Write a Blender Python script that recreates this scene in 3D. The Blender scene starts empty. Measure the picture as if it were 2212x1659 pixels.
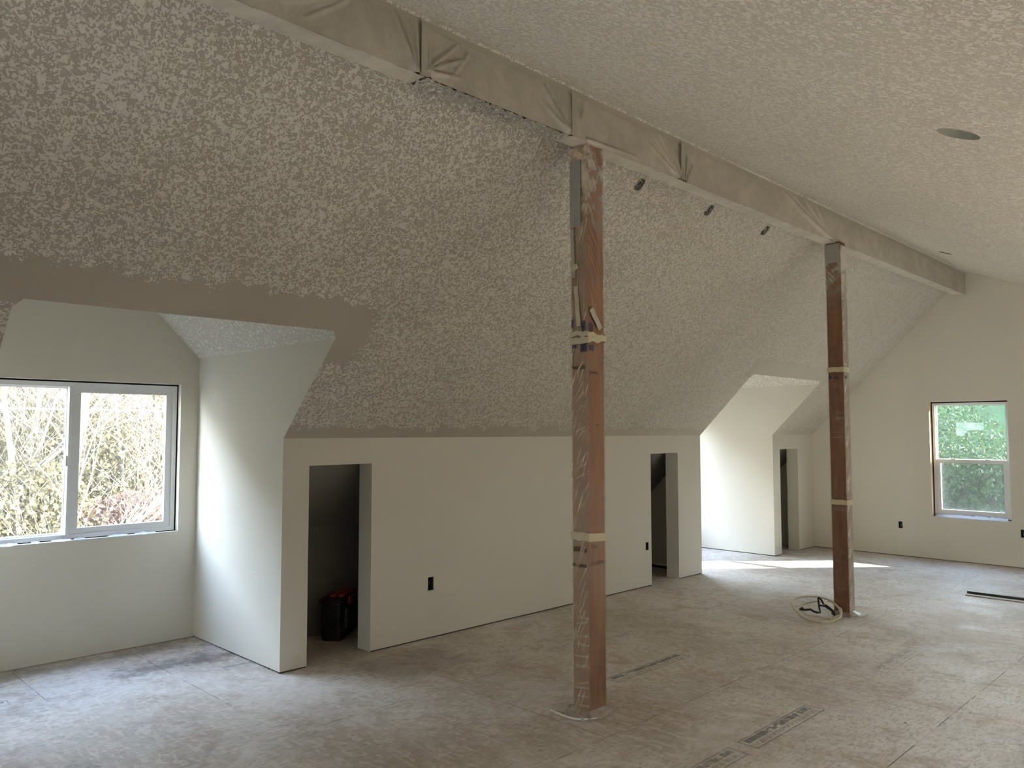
import bpy, bmesh, math, random
from mathutils import Vector, Matrix, noise as mnoise

sc = bpy.context.scene
COL = sc.collection
random.seed(7)

# ------------------------------------------------------------------ camera
CAM = Vector((-2.6046, -4.7063, 1.55))
yaw, pitch, roll = math.radians(45.055), math.radians(3.4397), math.radians(-0.0386)
fwd = Vector((math.sin(yaw)*math.cos(pitch), math.cos(yaw)*math.cos(pitch), math.sin(pitch)))
rgt = Vector((math.cos(yaw), -math.sin(yaw), 0))
up = rgt.cross(fwd)
r2 = rgt*math.cos(roll)+up*math.sin(roll)
u2 = up*math.cos(roll)-rgt*math.sin(roll)
cd = bpy.data.cameras.new('camera')
cam = bpy.data.objects.new('camera', cd)
COL.objects.link(cam)
m = Matrix((r2, u2, -fwd)).transposed().to_4x4()
m.translation = CAM
cam.matrix_world = m
cd.sensor_width = 36.0
cd.lens = 1708.1/2212*36.0
cd.clip_start = 0.05
cd.clip_end = 300
sc.camera = cam

# ------------------------------------------------------------------ colour management, world, sun
vs = sc.view_settings
sc.display_settings.display_device = 'sRGB'
vs.view_transform = 'Standard'
vs.look = 'None'
vs.gamma = 1.0
vs.use_curve_mapping = False
vs.exposure = 0.44
sc.cycles.max_bounces = 12
sc.cycles.diffuse_bounces = 8
sc.cycles.transparent_max_bounces = 16
sc.cycles.adaptive_threshold = 0.04
sc.cycles.sample_clamp_indirect = 40

SUN_DIR = Vector((0.743, -0.669, 0.45)).normalized()      # towards the sun
w = bpy.data.worlds.new('World')
sc.world = w
w.use_nodes = True
nt = w.node_tree
bg = nt.nodes['Background']
tc = nt.nodes.new('ShaderNodeTexCoord')
sep = nt.nodes.new('ShaderNodeSeparateXYZ')
nt.links.new(tc.outputs['Generated'], sep.inputs[0])
rmp = nt.nodes.new('ShaderNodeValToRGB')
nt.links.new(sep.outputs['Z'], rmp.inputs[0])
e = rmp.color_ramp.elements
e[0].position = 0.0;  e[0].color = (0.76, 0.78, 0.80, 1)
e[1].position = 0.82; e[1].color = (0.25, 0.36, 0.62, 1)
m_ = e.new(0.28); m_.color = (0.82, 0.90, 1.0, 1)
m_ = e.new(0.52); m_.color = (0.62, 0.77, 1.0, 1)
nt.links.new(rmp.outputs[0], bg.inputs['Color'])
bg.inputs['Strength'].default_value = 22.0

sd = bpy.data.lights.new('sun', 'SUN')
sd.energy = 46.0
sd.angle = math.radians(0.6)
sd.color = (1.0, 0.90, 0.75)
so = bpy.data.objects.new('sun', sd)
COL.objects.link(so)
so.rotation_euler = SUN_DIR.to_track_quat('Z', 'Y').to_euler()
so.location = SUN_DIR*40

def portal(name, centre, normal, sx, sz):
    """a light portal filling a window opening: only guides the sampling of the daylight"""
    ld = bpy.data.lights.new(name, 'AREA')
    ld.shape = 'RECTANGLE'; ld.size = sx; ld.size_y = sz
    ld.cycles.is_portal = True
    o = bpy.data.objects.new(name, ld); COL.objects.link(o)
    o.location = centre
    o.rotation_euler = (-Vector(normal)).to_track_quat('Z', 'Y').to_euler()
    return o

# ------------------------------------------------------------------ dimensions (metres)
H, D, C = 1.506, 1.3229, 2.113           # knee wall, opening heads, dormer cheek tops
RS = 1.0042                              # left slope rise per metre
YR = -1.936; ZR = H - RS*YR              # ridge
RR = 0.40                                # right slope
X0, X9 = -4.6, 7.872                     # gable ends
YW = -6.4; ZW = ZR - RR*(YR-YW)
W1 = 1.307                               # dormer back wall
KT = 0.153                               # knee wall thickness
YC = -(C-H)/RS
YT = -0.642; ZT = H-RS*YT; CH = ZT-C+0.0002
DORM = [(-1.6927, 0.0), (5.0464, 6.7305)]
DOORS = [(0.1939, 0.6966), (4.1047, 4.5994), (6.9183, 7.4163)]
YS = 0.68; ZS = H-YS*RS                  # low wall at the back of the crawl space
WX = (-1.557, -0.1348); WZ = (0.806, 1.907)     # dormer window opening, relative to x of cheek
GY = (-1.4732, -2.3105); GZ = (0.518, 1.907)    # gable window opening
slope = lambda y: H-RS*y

# ------------------------------------------------------------------ helpers
def tag(o, label=None, cat=None, group=None, kind=None):
    if label: o['label'] = label
    if cat: o['category'] = cat
    if group: o['group'] = group
    if kind: o['kind'] = kind
    return o

def link(name, bm, mats, parent=None, smooth=False):
    me = bpy.data.meshes.new(name)
    bm.normal_update()
    bm.to_mesh(me); bm.free()
    if not isinstance(mats, (list, tuple)): mats = [mats]
    for mt in mats: me.materials.append(mt)
    if smooth:
        for p in me.polygons: p.use_smooth = True
    o = bpy.data.objects.new(name, me); COL.objects.link(o)
    if parent is not None: o.parent = parent
    return o

def struct(name, bm, mats, parent=None, smooth=False):
    o = link(name, bm, mats, parent, smooth)
    if parent is None: o['kind'] = 'structure'
    return o

def empty(name, loc=(0, 0, 0), rz=0.0):
    o = bpy.data.objects.new(name, None); COL.objects.link(o)
    o.location = loc; o.rotation_euler = (0, 0, rz); o.empty_display_size = 0.1
    return o

def poly(bm, pts, mi=0):
    f = bm.faces.new([bm.verts.new(p) for p in pts]); f.material_index = mi
    return f

def sheet(bm, outer, holes, to3, mi=0):
    """flat sheet in 2-D coords with polygon holes"""
    b2 = bmesh.new()
    for loop in [outer]+holes:
        vsn = [b2.verts.new((p[0], p[1], 0)) for p in loop]
        for i in range(len(vsn)): b2.edges.new((vsn[i-1], vsn[i]))
    bmesh.ops.triangle_fill(b2, edges=b2.edges[:], use_beauty=True)
    mp = {}
    for v in b2.verts: mp[v] = bm.verts.new(to3(v.co.x, v.co.y))
    for f in b2.faces:
        try:
            nf = bm.faces.new([mp[v] for v in f.verts]); nf.material_index = mi
        except ValueError: pass
    b2.free()

def reveal(bm, hole, to3a, to3b, mi=0, skip=()):
    n = len(hole)
    for i in range(n):
        if i in skip: continue
        a, b = hole[i], hole[(i+1) % n]
        poly(bm, [to3a(*a), to3a(*b), to3b(*b), to3b(*a)], mi)

def rect(x0, x1, y0, y1): return [(x0, y0), (x1, y0), (x1, y1), (x0, y1)]

def box(bm, x0, x1, y0, y1, z0, z1, mi=0, bev=0.0):
    vv = [bm.verts.new((x, y, z)) for x in (x0, x1) for y in (y0, y1) for z in (z0, z1)]
    idx = [(0, 1, 3, 2), (4, 6, 7, 5), (0, 4, 5, 1), (2, 3, 7, 6), (0, 2, 6, 4), (1, 5, 7, 3)]
    fs = [bm.faces.new([vv[i] for i in q]) for q in idx]
    for f in fs: f.material_index = mi
    if bev > 0:
        es = list({ed for f in fs for ed in f.edges})
        r = bmesh.ops.bevel(bm, geom=es, offset=bev, segments=2, affect='EDGES', profile=0.5)
        for f in r['faces']: f.material_index = mi
    return vv

def tube(bm, pts, rad, sides=8, closed=False, mi=0, flat=1.0):
    pts = [Vector(p) for p in pts]; n = len(pts); rings = []
    prevn = None
    for i, p in enumerate(pts):
        if closed: t = pts[(i+1) % n]-pts[i-1]
        else: t = pts[min(i+1, n-1)]-pts[max(i-1, 0)]
        t.normalize()
        if prevn is None:
            a = Vector((0, 0, 1)) if abs(t.z) < 0.9 else Vector((1, 0, 0))
            nn = (a-t*a.dot(t)).normalized()
        else: nn = (prevn-t*prevn.dot(t)).normalized()
        prevn = nn
        bb = t.cross(nn)
        r = rad[i] if isinstance(rad, (list, tuple)) else rad
        rings.append([bm.verts.new(p+nn*(r*math.cos(k*2*math.pi/sides))+bb*(r*flat*math.sin(k*2*math.pi/sides))) for k in range(sides)])
    rng = range(n) if closed else range(n-1)
    for i in rng:
        A, B = rings[i], rings[(i+1) % n]
        for k in range(sides):
            f = bm.faces.new((A[k], A[(k+1) % sides], B[(k+1) % sides], B[k])); f.material_index = mi
    if not closed:
        for R in (rings[0][::-1], rings[-1]):
            f = bm.faces.new(R); f.material_index = mi

# ------------------------------------------------------------------ node helpers
class N:
    def __init__(s, name):
        s.m = bpy.data.materials.new(name); s.m.use_nodes = True
        s.t = s.m.node_tree
        s.t.nodes.clear()
        s.out = s.t.nodes.new('ShaderNodeOutputMaterial')
        s.tc = None
    def n(s, typ, **kw):
        x = s.t.nodes.new(typ)
        for k, v in kw.items():
            if k.startswith('i_'):
                key = k[2:]
                sock = x.inputs[int(key)] if key.isdigit() else x.inputs[key.replace('_', ' ')]
                s.put(sock, v)
            else: setattr(x, k, v)
        return x
    def put(s, sock, v):
        if isinstance(v, bpy.types.NodeSocket): s.t.links.new(v, sock)
        elif isinstance(v, bpy.types.Node): s.t.links.new(v.outputs[0], sock)
        else: sock.default_value = v
    def obj(s):
        if not s.tc: s.tc = s.t.nodes.new('ShaderNodeTexCoord')
        return s.tc.outputs['Object']
    def xyz(s):
        if not hasattr(s, '_xyz'):
            s._xyz = s.n('ShaderNodeSeparateXYZ', i_0=s.obj()).outputs
        return s._xyz
    def math(s, op, a, b=0.0, c=None, clamp=False):
        x = s.n('ShaderNodeMath', operation=op); x.use_clamp = clamp
        s.put(x.inputs[0], a); s.put(x.inputs[1], b)
        if c is not None: s.put(x.inputs[2], c)
        return x.outputs[0]
    def noise(s, scale, detail=2, rough=0.5, dist=0.0, vec=None, w=None):
        x = s.n('ShaderNodeTexNoise')
        if w is not None: x.noise_dimensions = '4D'; x.inputs['W'].default_value = w
        s.put(x.inputs['Vector'], vec if vec is not None else s.obj())
        x.inputs['Scale'].default_value = scale; x.inputs['Detail'].default_value = detail
        x.inputs['Roughness'].default_value = rough; x.inputs['Distortion'].default_value = dist
        return x.outputs['Fac']
    def smooth(s, v, lo, hi, a=0.0, b=1.0):
        x = s.n('ShaderNodeMapRange', interpolation_type='SMOOTHSTEP')
        s.put(x.inputs[0], v); s.put(x.inputs[1], lo); s.put(x.inputs[2], hi)
        s.put(x.inputs[3], a); s.put(x.inputs[4], b)
        return x.outputs[0]
    def mix(s, fac, a, b, typ='MIX'):
        x = s.n('ShaderNodeMix', data_type='RGBA', blend_type=typ)
        s.put(x.inputs[0], fac); s.put(x.inputs[6], a); s.put(x.inputs[7], b)
        return x.outputs[2]
    def mapped(s, sx, sy, sz, rot=(0, 0, 0)):
        x = s.n('ShaderNodeMapping', i_0=s.obj())
        x.inputs['Scale'].default_value = (sx, sy, sz); x.inputs['Rotation'].default_value = rot
        return x.outputs[0]
    def bump(s, h, dist=0.01, strength=1.0, normal=None):
        x = s.n('ShaderNodeBump')
        s.put(x.inputs['Height'], h); x.inputs['Distance'].default_value = dist; x.inputs['Strength'].default_value = strength
        if normal is not None: s.put(x.inputs['Normal'], normal)
        return x.outputs[0]
    def bsdf(s, col, rough=0.6, normal=None, spec=0.5, **kw):
        x = s.n('ShaderNodeBsdfPrincipled')
        s.put(x.inputs['Base Color'], col); s.put(x.inputs['Roughness'], rough)
        x.inputs['Specular IOR Level'].default_value = spec
        if normal is not None: s.put(x.inputs['Normal'], normal)
        for k, v in kw.items(): s.put(x.inputs[k.replace('_', ' ')], v)
        return x.outputs[0]
    def done(s, sh):
        s.put(s.out.inputs['Surface'], sh); return s.m
    def boxmask(s, cx, cy, hx, hy, soft=0.003, wob=None):
        X, Y, Z = s.xyz()
        dx = s.math('SUBTRACT', s.math('ABSOLUTE', s.math('SUBTRACT', X, cx)), hx)
        dy = s.math('SUBTRACT', s.math('ABSOLUTE', s.math('SUBTRACT', Y, cy)), hy)
        d = s.math('MAXIMUM', dx, dy)
        if wob is not None: d = s.math('ADD', d, wob)
        return s.smooth(d, -soft, soft, 1.0, 0.0)

def rgba(r, g, b): return (r, g, b, 1.0)

def plain(name, col, rough=0.6, spec=0.4, **kw):
    n = N(name); return n.done(n.bsdf(rgba(*col), rough, None, spec, **kw))

def mottled(name, col, var=0.12, scale=12, rough=0.6, spec=0.4, bump=0.0, bscale=80):
    n = N(name)
    f = n.noise(scale, 3)
    c = n.mix(f, rgba(*[c*(1-var) for c in col]), rgba(*[min(1, c*(1+var)) for c in col]))
    nm = n.bump(n.noise(bscale, 2), 0.003, bump) if bump else None
    return n.done(n.bsdf(c, rough, nm, spec))

# ---- primed drywall
def mat_wall():
    n = N('primed_drywall')
    big = n.noise(0.9, 3)
    c = n.mix(big, rgba(0.695, 0.655, 0.565), rgba(0.74, 0.705, 0.62))
    h = n.noise(130, 3, 0.6)
    X, Y, Z = n.xyz()
    return n.done(n.bsdf(c, 0.75, n.bump(h, 0.0022, 0.45), 0.25))
# ---- sprayed ceiling texture: pale mud over darker paper
def mat_ceiling(name, left=True):
    n = N(name)
    X, Y, Z = n.xyz()
    f = n.noise(54, 2.5, 0.55, 1.1)
    f2 = n.noise(2.2, 2)
    fine = n.noise(95, 2, 0.6)
    wob = n.math('MULTIPLY', n.math('SUBTRACT', n.noise(9, 4, 0.65), 0.5), 0.22)
    t = n.math('ADD', 0.478 if left else 0.49, n.math('MULTIPLY', n.math('SUBTRACT', f2, 0.5), 0.10))
    if left:
        # bare bands that were masked while spraying: above the dormer heads and along the knee wall
        m1 = n.boxmask(-0.93, -0.70, 1.05, 0.085, 0.03, wob)
        m1b = n.boxmask(0.06, -0.62, 0.13, 0.13, 0.05, wob)
        m2 = n.boxmask(5.9, -0.70, 0.95, 0.05, 0.06, wob)
        m3 = n.smooth(n.math('ADD', Y, wob), -0.10, -0.02)
        mm = n.math('MAXIMUM', n.math('MAXIMUM', n.math('MAXIMUM', m1, m1b), m2), n.math('MULTIPLY', m3, 0.8))
        t = n.math('ADD', t, n.math('MULTIPLY', mm, 0.35))
    d = n.math('SUBTRACT', f, t)
    mk = n.smooth(d, -0.012, 0.03)
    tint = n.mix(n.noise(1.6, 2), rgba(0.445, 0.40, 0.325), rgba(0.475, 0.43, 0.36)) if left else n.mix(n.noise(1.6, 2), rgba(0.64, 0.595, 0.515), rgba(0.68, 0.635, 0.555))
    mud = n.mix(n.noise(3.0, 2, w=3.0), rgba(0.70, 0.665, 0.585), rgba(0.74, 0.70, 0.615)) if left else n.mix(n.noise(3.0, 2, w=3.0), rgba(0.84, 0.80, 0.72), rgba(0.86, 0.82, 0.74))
    # the mud has dried in and lost contrast towards the far gable
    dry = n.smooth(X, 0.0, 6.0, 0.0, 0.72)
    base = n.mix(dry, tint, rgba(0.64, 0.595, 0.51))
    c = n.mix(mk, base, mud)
    h = n.math('ADD', n.math('MULTIPLY', n.smooth(d, -0.05, 0.09), 1.0), n.math('MULTIPLY', fine, 0.12))
    return n.done(n.bsdf(c, 0.85, n.bump(h, 0.006, 0.7), 0.2))

def mat_floor():
    n = N('subfloor_panels')
    X, Y, Z = n.xyz()
    wobv = n.n('ShaderNodeVectorMath', operation='ADD', i_0=n.obj())
    big = n.noise(0.8, 4, 0.6)
    mid = n.noise(3.2, 5, 0.65, 0.6)
    v = n.n('ShaderNodeTexVoronoi', i_Vector=n.mapped(1, 2.6, 1, (0, 0, 0.5)), i_Scale=26.0, i_Randomness=1.0)
    v2 = n.n('ShaderNodeTexVoronoi', i_Vector=n.mapped(2.4, 1, 1, (0, 0, -0.35)), i_Scale=19.0)
    flake = n.n('ShaderNodeSeparateColor', i_0=v.outputs['Color']).outputs[0]
    flake2 = n.n('ShaderNodeSeparateColor', i_0=v2.outputs['Color']).outputs[1]
    grain = n.noise(60, 4, 0.7, 0.4, vec=n.mapped(0.35, 1.3, 1, (0, 0, 0.6)))
    c = n.mix(n.smooth(big, 0.36, 0.62), rgba(0.439, 0.380, 0.311), rgba(0.673, 0.621, 0.559))
    c = n.mix(n.smooth(mid, 0.48, 0.66, 0.0, 0.72), c, rgba(0.404, 0.314, 0.235))
    c = n.mix(n.math('MULTIPLY', n.smooth(flake, 0.45, 1.0), 0.45), c, rgba(0.355, 0.290, 0.229))
    c = n.mix(n.math('MULTIPLY', n.smooth(flake2, 0.5, 1.0), 0.42), c, rgba(0.734, 0.681, 0.619))
    c = n.mix(n.smooth(grain, 0.55, 0.72, 0.0, 0.45), c, rgba(0.808, 0.758, 0.699))
    c = n.mix(n.smooth(grain, 0.45, 0.34, 0.0, 0.7), c, rgba(0.282, 0.225, 0.177))
    # drywall dust trodden in
    dust = n.noise(1.7, 6, 0.7, 0.3, w=5.0)
    c = n.mix(n.smooth(dust, 0.46, 0.66, 0.0, 0.42), c, rgba(0.759, 0.716, 0.676))
    # darker water stain and scuffs in the near dormer
    wob = n.math('MULTIPLY', n.math('SUBTRACT', n.noise(7, 5, 0.7, vec=n.mapped(1.2, 1.2, 1)), 0.5), 0.55)
    for cx, cy, hx, hy, k in ((-0.42, 0.72, 0.30, 0.10, 0.75), (-0.16, 0.66, 0.16, 0.05, 0.8), (-0.80, 1.17, 0.7, 0.10, 0.55), (-1.3, 0.42, 0.1, .05, .4),
                              (-1.28, -0.62, 0.06, 0.03, 0.5), (-1.36, -0.74, 0.05, 0.04, 0.5), (0.75, -0.42, 0.35, 0.25, 0.35), (2.9, -4.2, 1.3, 0.5, .35)):
        mk = n.boxmask(cx, cy, hx, hy, 0.10, wob)
        c = n.mix(n.math('MULTIPLY', mk, k), c, rgba(0.17, 0.135, 0.11))
    # panel joints
    seams = [(1.5, -2.14, 3.6, 0.0022), (6.6, -2.16, 1.2, 0.0015), (0.645, -1.55, 0.0022, 0.58), (2.872, -1.55, 0.002, 0.58), (5.085, -1.66, 0.002, 0.5), (-1.57, -1.55, 0.002, 0.58),
             (0.5, -0.965, 2.0, 0.002), (-0.486, 0.40, 0.0025, 0.75), (3.9, -0.965, 1.0, 0.0018), (2.17, -2.72, 0.002, 0.58), (1.5, -3.28, 5.5, 0.0025), (-0.06, -2.72, 0.002, 0.55), (4.38, -2.72, .002, .56), (1.0, -3.9, 0.0025, .6), (-1.2, 0.88, .0025, .4)]
    sm = None
    brk = n.smooth(n.noise(5, 3, w=2.0), 0.40, 0.55)
    for cx, cy, hx, hy in seams:
        mk = n.boxmask(cx, cy, hx, hy, 0.0015)
        sm = mk if sm is None else n.math('MAXIMUM', sm, mk)
    sm = n.math('MULTIPLY', sm, n.math('ADD', 0.12, n.math('MULTIPLY', brk, 0.63)))
    c = n.mix(sm, c, rgba(0.10, 0.085, 0.07))
    # worn ink grade stamps printed on the panels
    ink = None
    cells = n.n('ShaderNodeTexVoronoi', i_Vector=n.mapped(1.0, 1.35, 1), i_Scale=34.0, distance='CHEBYCHEV')
    blk = n.n('ShaderNodeSeparateColor', i_0=cells.outputs['Color']).outputs[0]
    lett = n.noise(75, 2, 0.5, 0, vec=n.mapped(0.8, 1.0, 1))
    for cx, cy, hx, hy, k in ((1.44, -2.697, 0.385, 0.058, 0.8), (0.58, -2.697, 0.385, 0.058, 0.7), (1.80, -1.592, 0.41, 0.052, 0.8), (3.14, -2.69, 0.38, 0.058, 0.42), (-1.62, 0.62, 0.26, 0.05, 0.6), (-0.10, 0.36, 0.10, 0.045, 0.55)):
        inn = n.boxmask(cx, cy, hx, hy, 0.002)
        core = n.boxmask(cx, cy, hx-0.008, hy-0.007, 0.002)
        edge = n.math('SUBTRACT', inn, core, clamp=True)
        bar = n.boxmask(cx, cy+hy*0.42, hx*0.92, hy*0.34, 0.003)
        bar2 = n.boxmask(cx, cy-hy*0.38, hx*0.85, hy*0.22, 0.003)
        body = n.math('ADD', n.math('MULTIPLY', bar, n.smooth(blk, 0.10, 0.30)), n.math('MULTIPLY', n.math('MULTIPLY', bar2, 0.7), n.smooth(lett, 0.46, 0.54)), clamp=True)
        a = n.math('MULTIPLY', n.math('MAXIMUM', edge, body), k)
        ink = a if ink is None else n.math('MAXIMUM', ink, a)
    wear = n.smooth(n.noise(16, 5, 0.75), 0.28, 0.52)
    ink = n.math('MULTIPLY', ink, n.math('MULTIPLY', wear, 1.0))
    c = n.mix(ink, c, rgba(0.12, 0.125, 0.125))
    # specks
    sp = n.n('ShaderNodeTexVoronoi', i_Vector=n.obj(), i_Scale=7.0)
    c = n.mix(n.smooth(sp.outputs['Distance'], 0.030, 0.022, 0.0, 0.8), c, rgba(0.09, 0.08, 0.07))
    h = n.math('ADD', grain, n.math('MULTIPLY', sm, -2.0))
    rough = n.smooth(dust, 0.35, 0.65, 0.50, 0.72)
    return n.done(n.bsdf(c, rough, n.bump(h, 0.0018, 0.6), 0.35))

M = {}
M['wall'] = mat_wall()
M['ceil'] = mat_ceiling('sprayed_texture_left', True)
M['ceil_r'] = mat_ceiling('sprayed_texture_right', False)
M['floor'] = mat_floor()
M['plate'] = mottled('bottom_plate_shadow_gap', (0.10, 0.075, 0.05))
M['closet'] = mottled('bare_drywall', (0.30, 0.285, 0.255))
M['vinyl'] = mottled('white_vinyl', (0.78, 0.78, 0.78), 0.04, 6, 0.38, 0.5)
M['gap'] = plain('black_gap', (0.02, 0.018, 0.016), 0.9)
M['jamb'] = mottled('bare_jamb_wood', (0.62, 0.42, 0.27), 0.2, 20)
M['scrap'] = plain('torn_film', (0.85, 0.86, 0.88), 0.35, 0.5)

def mat_glass(name, haze, tint=(0.93, 0.96, 0.95), dirt=0.0):
    n = N(name)
    tr = n.n('ShaderNodeBsdfTransparent', i_Color=rgba(*tint))
    gl = n.n('ShaderNodeBsdfGlossy', i_Roughness=0.02, i_Color=rgba(0.9, 0.9, 0.9))
    tl = n.n('ShaderNodeBsdfTranslucent', i_Color=rgba(0.80, 0.86, 0.88))
    a = n.n('ShaderNodeMixShader', i_0=0.07, i_1=tr.outputs[0], i_2=gl.outputs[0])
    f = n.smooth(n.noise(9, 6, 0.75), 0.3, 0.8, haze*0.75, haze*1.25)
    if dirt:
        sp = n.smooth(n.noise(45, 3, 0.6, 1.0), 0.68, 0.74, 0.0, dirt)
        f = n.math('ADD', f, sp, clamp=True)
    b = n.n('ShaderNodeMixShader', i_0=f, i_1=a.outputs[0], i_2=tl.outputs[0])
    return n.done(b.outputs[0])
M['glass'] = mat_glass('window_glass', 0.008)
M['glass_dirty'] = mat_glass('dusty_window_glass', 0.010, (0.60, 0.66, 0.645), 0.04)

def mat_screen():
    n = N('insect_screen')
    tr = n.n('ShaderNodeBsdfTransparent')
    df = n.n('ShaderNodeBsdfDiffuse', i_Color=rgba(0.16, 0.18, 0.20))
    b = n.n('ShaderNodeMixShader', i_0=0.38, i_1=tr.outputs[0], i_2=df.outputs[0])
    return n.done(b.outputs[0])
M['screen'] = mat_screen()

# ================================================================== FLOOR
bm = bmesh.new()
box(bm, X0, X9+0.05, YW, W1+0.06, -0.03, 0.0)
struct('floor', bm, M['floor'])

# ================================================================== CEILINGS
OCT = 0.030
def octo(cx, cy, hx, hy, k=0.4):
    return [(cx-hx, cy-hy*(1-k)), (cx-hx*(1-k), cy-hy), (cx+hx*(1-k), cy-hy), (cx+hx, cy-hy*(1-k)),
            (cx+hx, cy+hy*(1-k)), (cx+hx*(1-k), cy+hy), (cx-hx*(1-k), cy+hy), (cx-hx, cy+hy*(1-k))]
SBOX = [(1.637, -1.669), (2.502, -1.669), (3.361, -1.672)]
to_l = lambda x, y: Vector((x, y, slope(y)))
bm = bmesh.new()
(a0, a1), (b0, b1) = DORM
def dormer_cut(x0, x1):
    return [(x0, 0.0), (x0, YC), (x0+CH, YT), (x1-CH, YT), (x1, YC), (x1, 0.0)]
outer = [(X0, 0.0)]+dormer_cut(a0, a1)+dormer_cut(b0, b1)+[(X9, 0.0), (X9, YR), (X0, YR)]
sheet(bm, outer, [octo(x, y, 0.036, 0.031) for x, y in SBOX], to_l)
# crawl-space part of the same slope
for xa, xb in ((X0, a0), (a1, b0), (b1, X9)):
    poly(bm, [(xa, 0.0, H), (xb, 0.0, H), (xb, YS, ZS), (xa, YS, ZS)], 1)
# board edge over each dormer head
for x0, x1 in DORM:
    for p, q in (((x0+CH, YT), (x1-CH, YT)),):
        A, B = to_l(*p), to_l(*q)
        poly(bm, [A, B, B+Vector((0, 0, 0.02)), A+Vector((0, 0, 0.02))], 2)
struct('ceiling_left', bm, [M['ceil'], M['closet'], M['wall']])

CANC = (0.745, -3.81); CANR = 0.078
circ = [(CANC[0]+CANR*math.cos(t*math.pi/18), CANC[1]+CANR*0.93*math.sin(t*math.pi/18)) for t in range(36)]
SLOT = (5.93, -2.268)
right_z = lambda y: ZR-RR*(YR-y)
to_r = lambda x, y: Vector((x, y, right_z(y)))
bm = bmesh.new()
sheet(bm, rect(X0, X9, YW, YR), [circ, octo(SLOT[0], SLOT[1], 0.036, 0.055, 0.3)], to_r)
struct('ceiling_right', bm, M['ceil_r'])

# unseen roof planes added over the ceilings to block sky leaks
bm = bmesh.new()
poly(bm, [(X0-.3, YR, ZR+0.22), (X9+.3, YR, ZR+0.22), (X9+.3, YT-0.12, slope(YT-0.12)+0.22), (X0-.3, YT-0.12, slope(YT-0.12)+0.22)])
poly(bm, [(X0-.3, YR, ZR+0.22), (X9+.3, YR, ZR+0.22), (X9+.3, YW-0.3, right_z(YW-0.3)+0.22), (X0-.3, YW-0.3, right_z(YW-0.3)+0.22)])
struct('roof_light_block', bm, M['plate'])

# ================================================================== WALLS
def add_gap(bm, p, q, nrm, mi):
    """dark bottom plate seen in the gap under the drywall, set back a little"""
    p, q, nrm = Vector(p), Vector(q), Vector(nrm)
    s = nrm*0.010
    t_ = Vector((0, 0, 0.03))
    poly(bm, [p+s, q+s, q+s+t_, p+s+t_], mi)
    poly(bm, [p+s+t_, q+s+t_, q+nrm*0.001+t_, p+nrm*0.001+t_], mi)
GAP = 0.010
OUT1 = (1.2415, 0.404, 0.027, 0.049)
OUT2 = (4.030, 0.400, 0.024, 0.040)
def kneewall(name, xa, xb, doors, outs):
    bm = bmesh.new()
    f3 = lambda x, z: Vector((x, 0.0, z))
    b3 = lambda x, z: Vector((x, KT, z))
    def outline(top):
        pts = [(xa, GAP)]
        for d0, d1 in doors: pts += [(d0, GAP), (d0, D), (d1, D), (d1, GAP)]
        return pts+[(xb, GAP), (xb, top), (xa, top)]
    hs = [rect(o[0]-o[2], o[0]+o[2], o[1]-o[3], o[1]+o[3]) for o in outs]
    sheet(bm, outline(H), hs, f3)
    sheet(bm, outline(H-KT*RS), [], b3, 2)
    for d0, d1 in doors:
        q = [(d0, GAP*0.2), (d0, D), (d1, D), (d1, GAP*0.2)]
        for i in range(3):
            a, b = q[i], q[i+1]
            poly(bm, [f3(*a), f3(*b), b3(*b), b3(*a)], 0)
    f4 = lambda x, z: Vector((x, 0.014, z))
    for h in hs: reveal(bm, h, f3, f4, 2)
    xs = [xa]+[v for d in doors for v in d]+[xb]
    for i in range(0, len(xs), 2):
        add_gap(bm, (xs[i], 0, 0), (xs[i+1], 0, 0), (0, 1, 0), 1)
        add_gap(bm, (xs[i], KT, 0), (xs[i+1], KT, 0), (0, -1, 0), 1)
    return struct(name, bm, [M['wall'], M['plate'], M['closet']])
kneewall('wall_left_near', X0, a0, [], [])
kneewall('wall_left', a1, b0, DOORS[:2], [OUT1, OUT2])
kneewall('wall_left_far', b1, X9, DOORS[2:], [])

# low wall at the back of the crawl spaces
bm = bmesh.new()
for xa, xb in ((X0, a0), (a1, b0), (b1, X9)):
    poly(bm, [(xa, YS, 0), (xb, YS, 0), (xb, YS, ZS), (xa, YS, ZS)])
struct('wall_crawlspace_back', bm, M['closet'])

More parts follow.
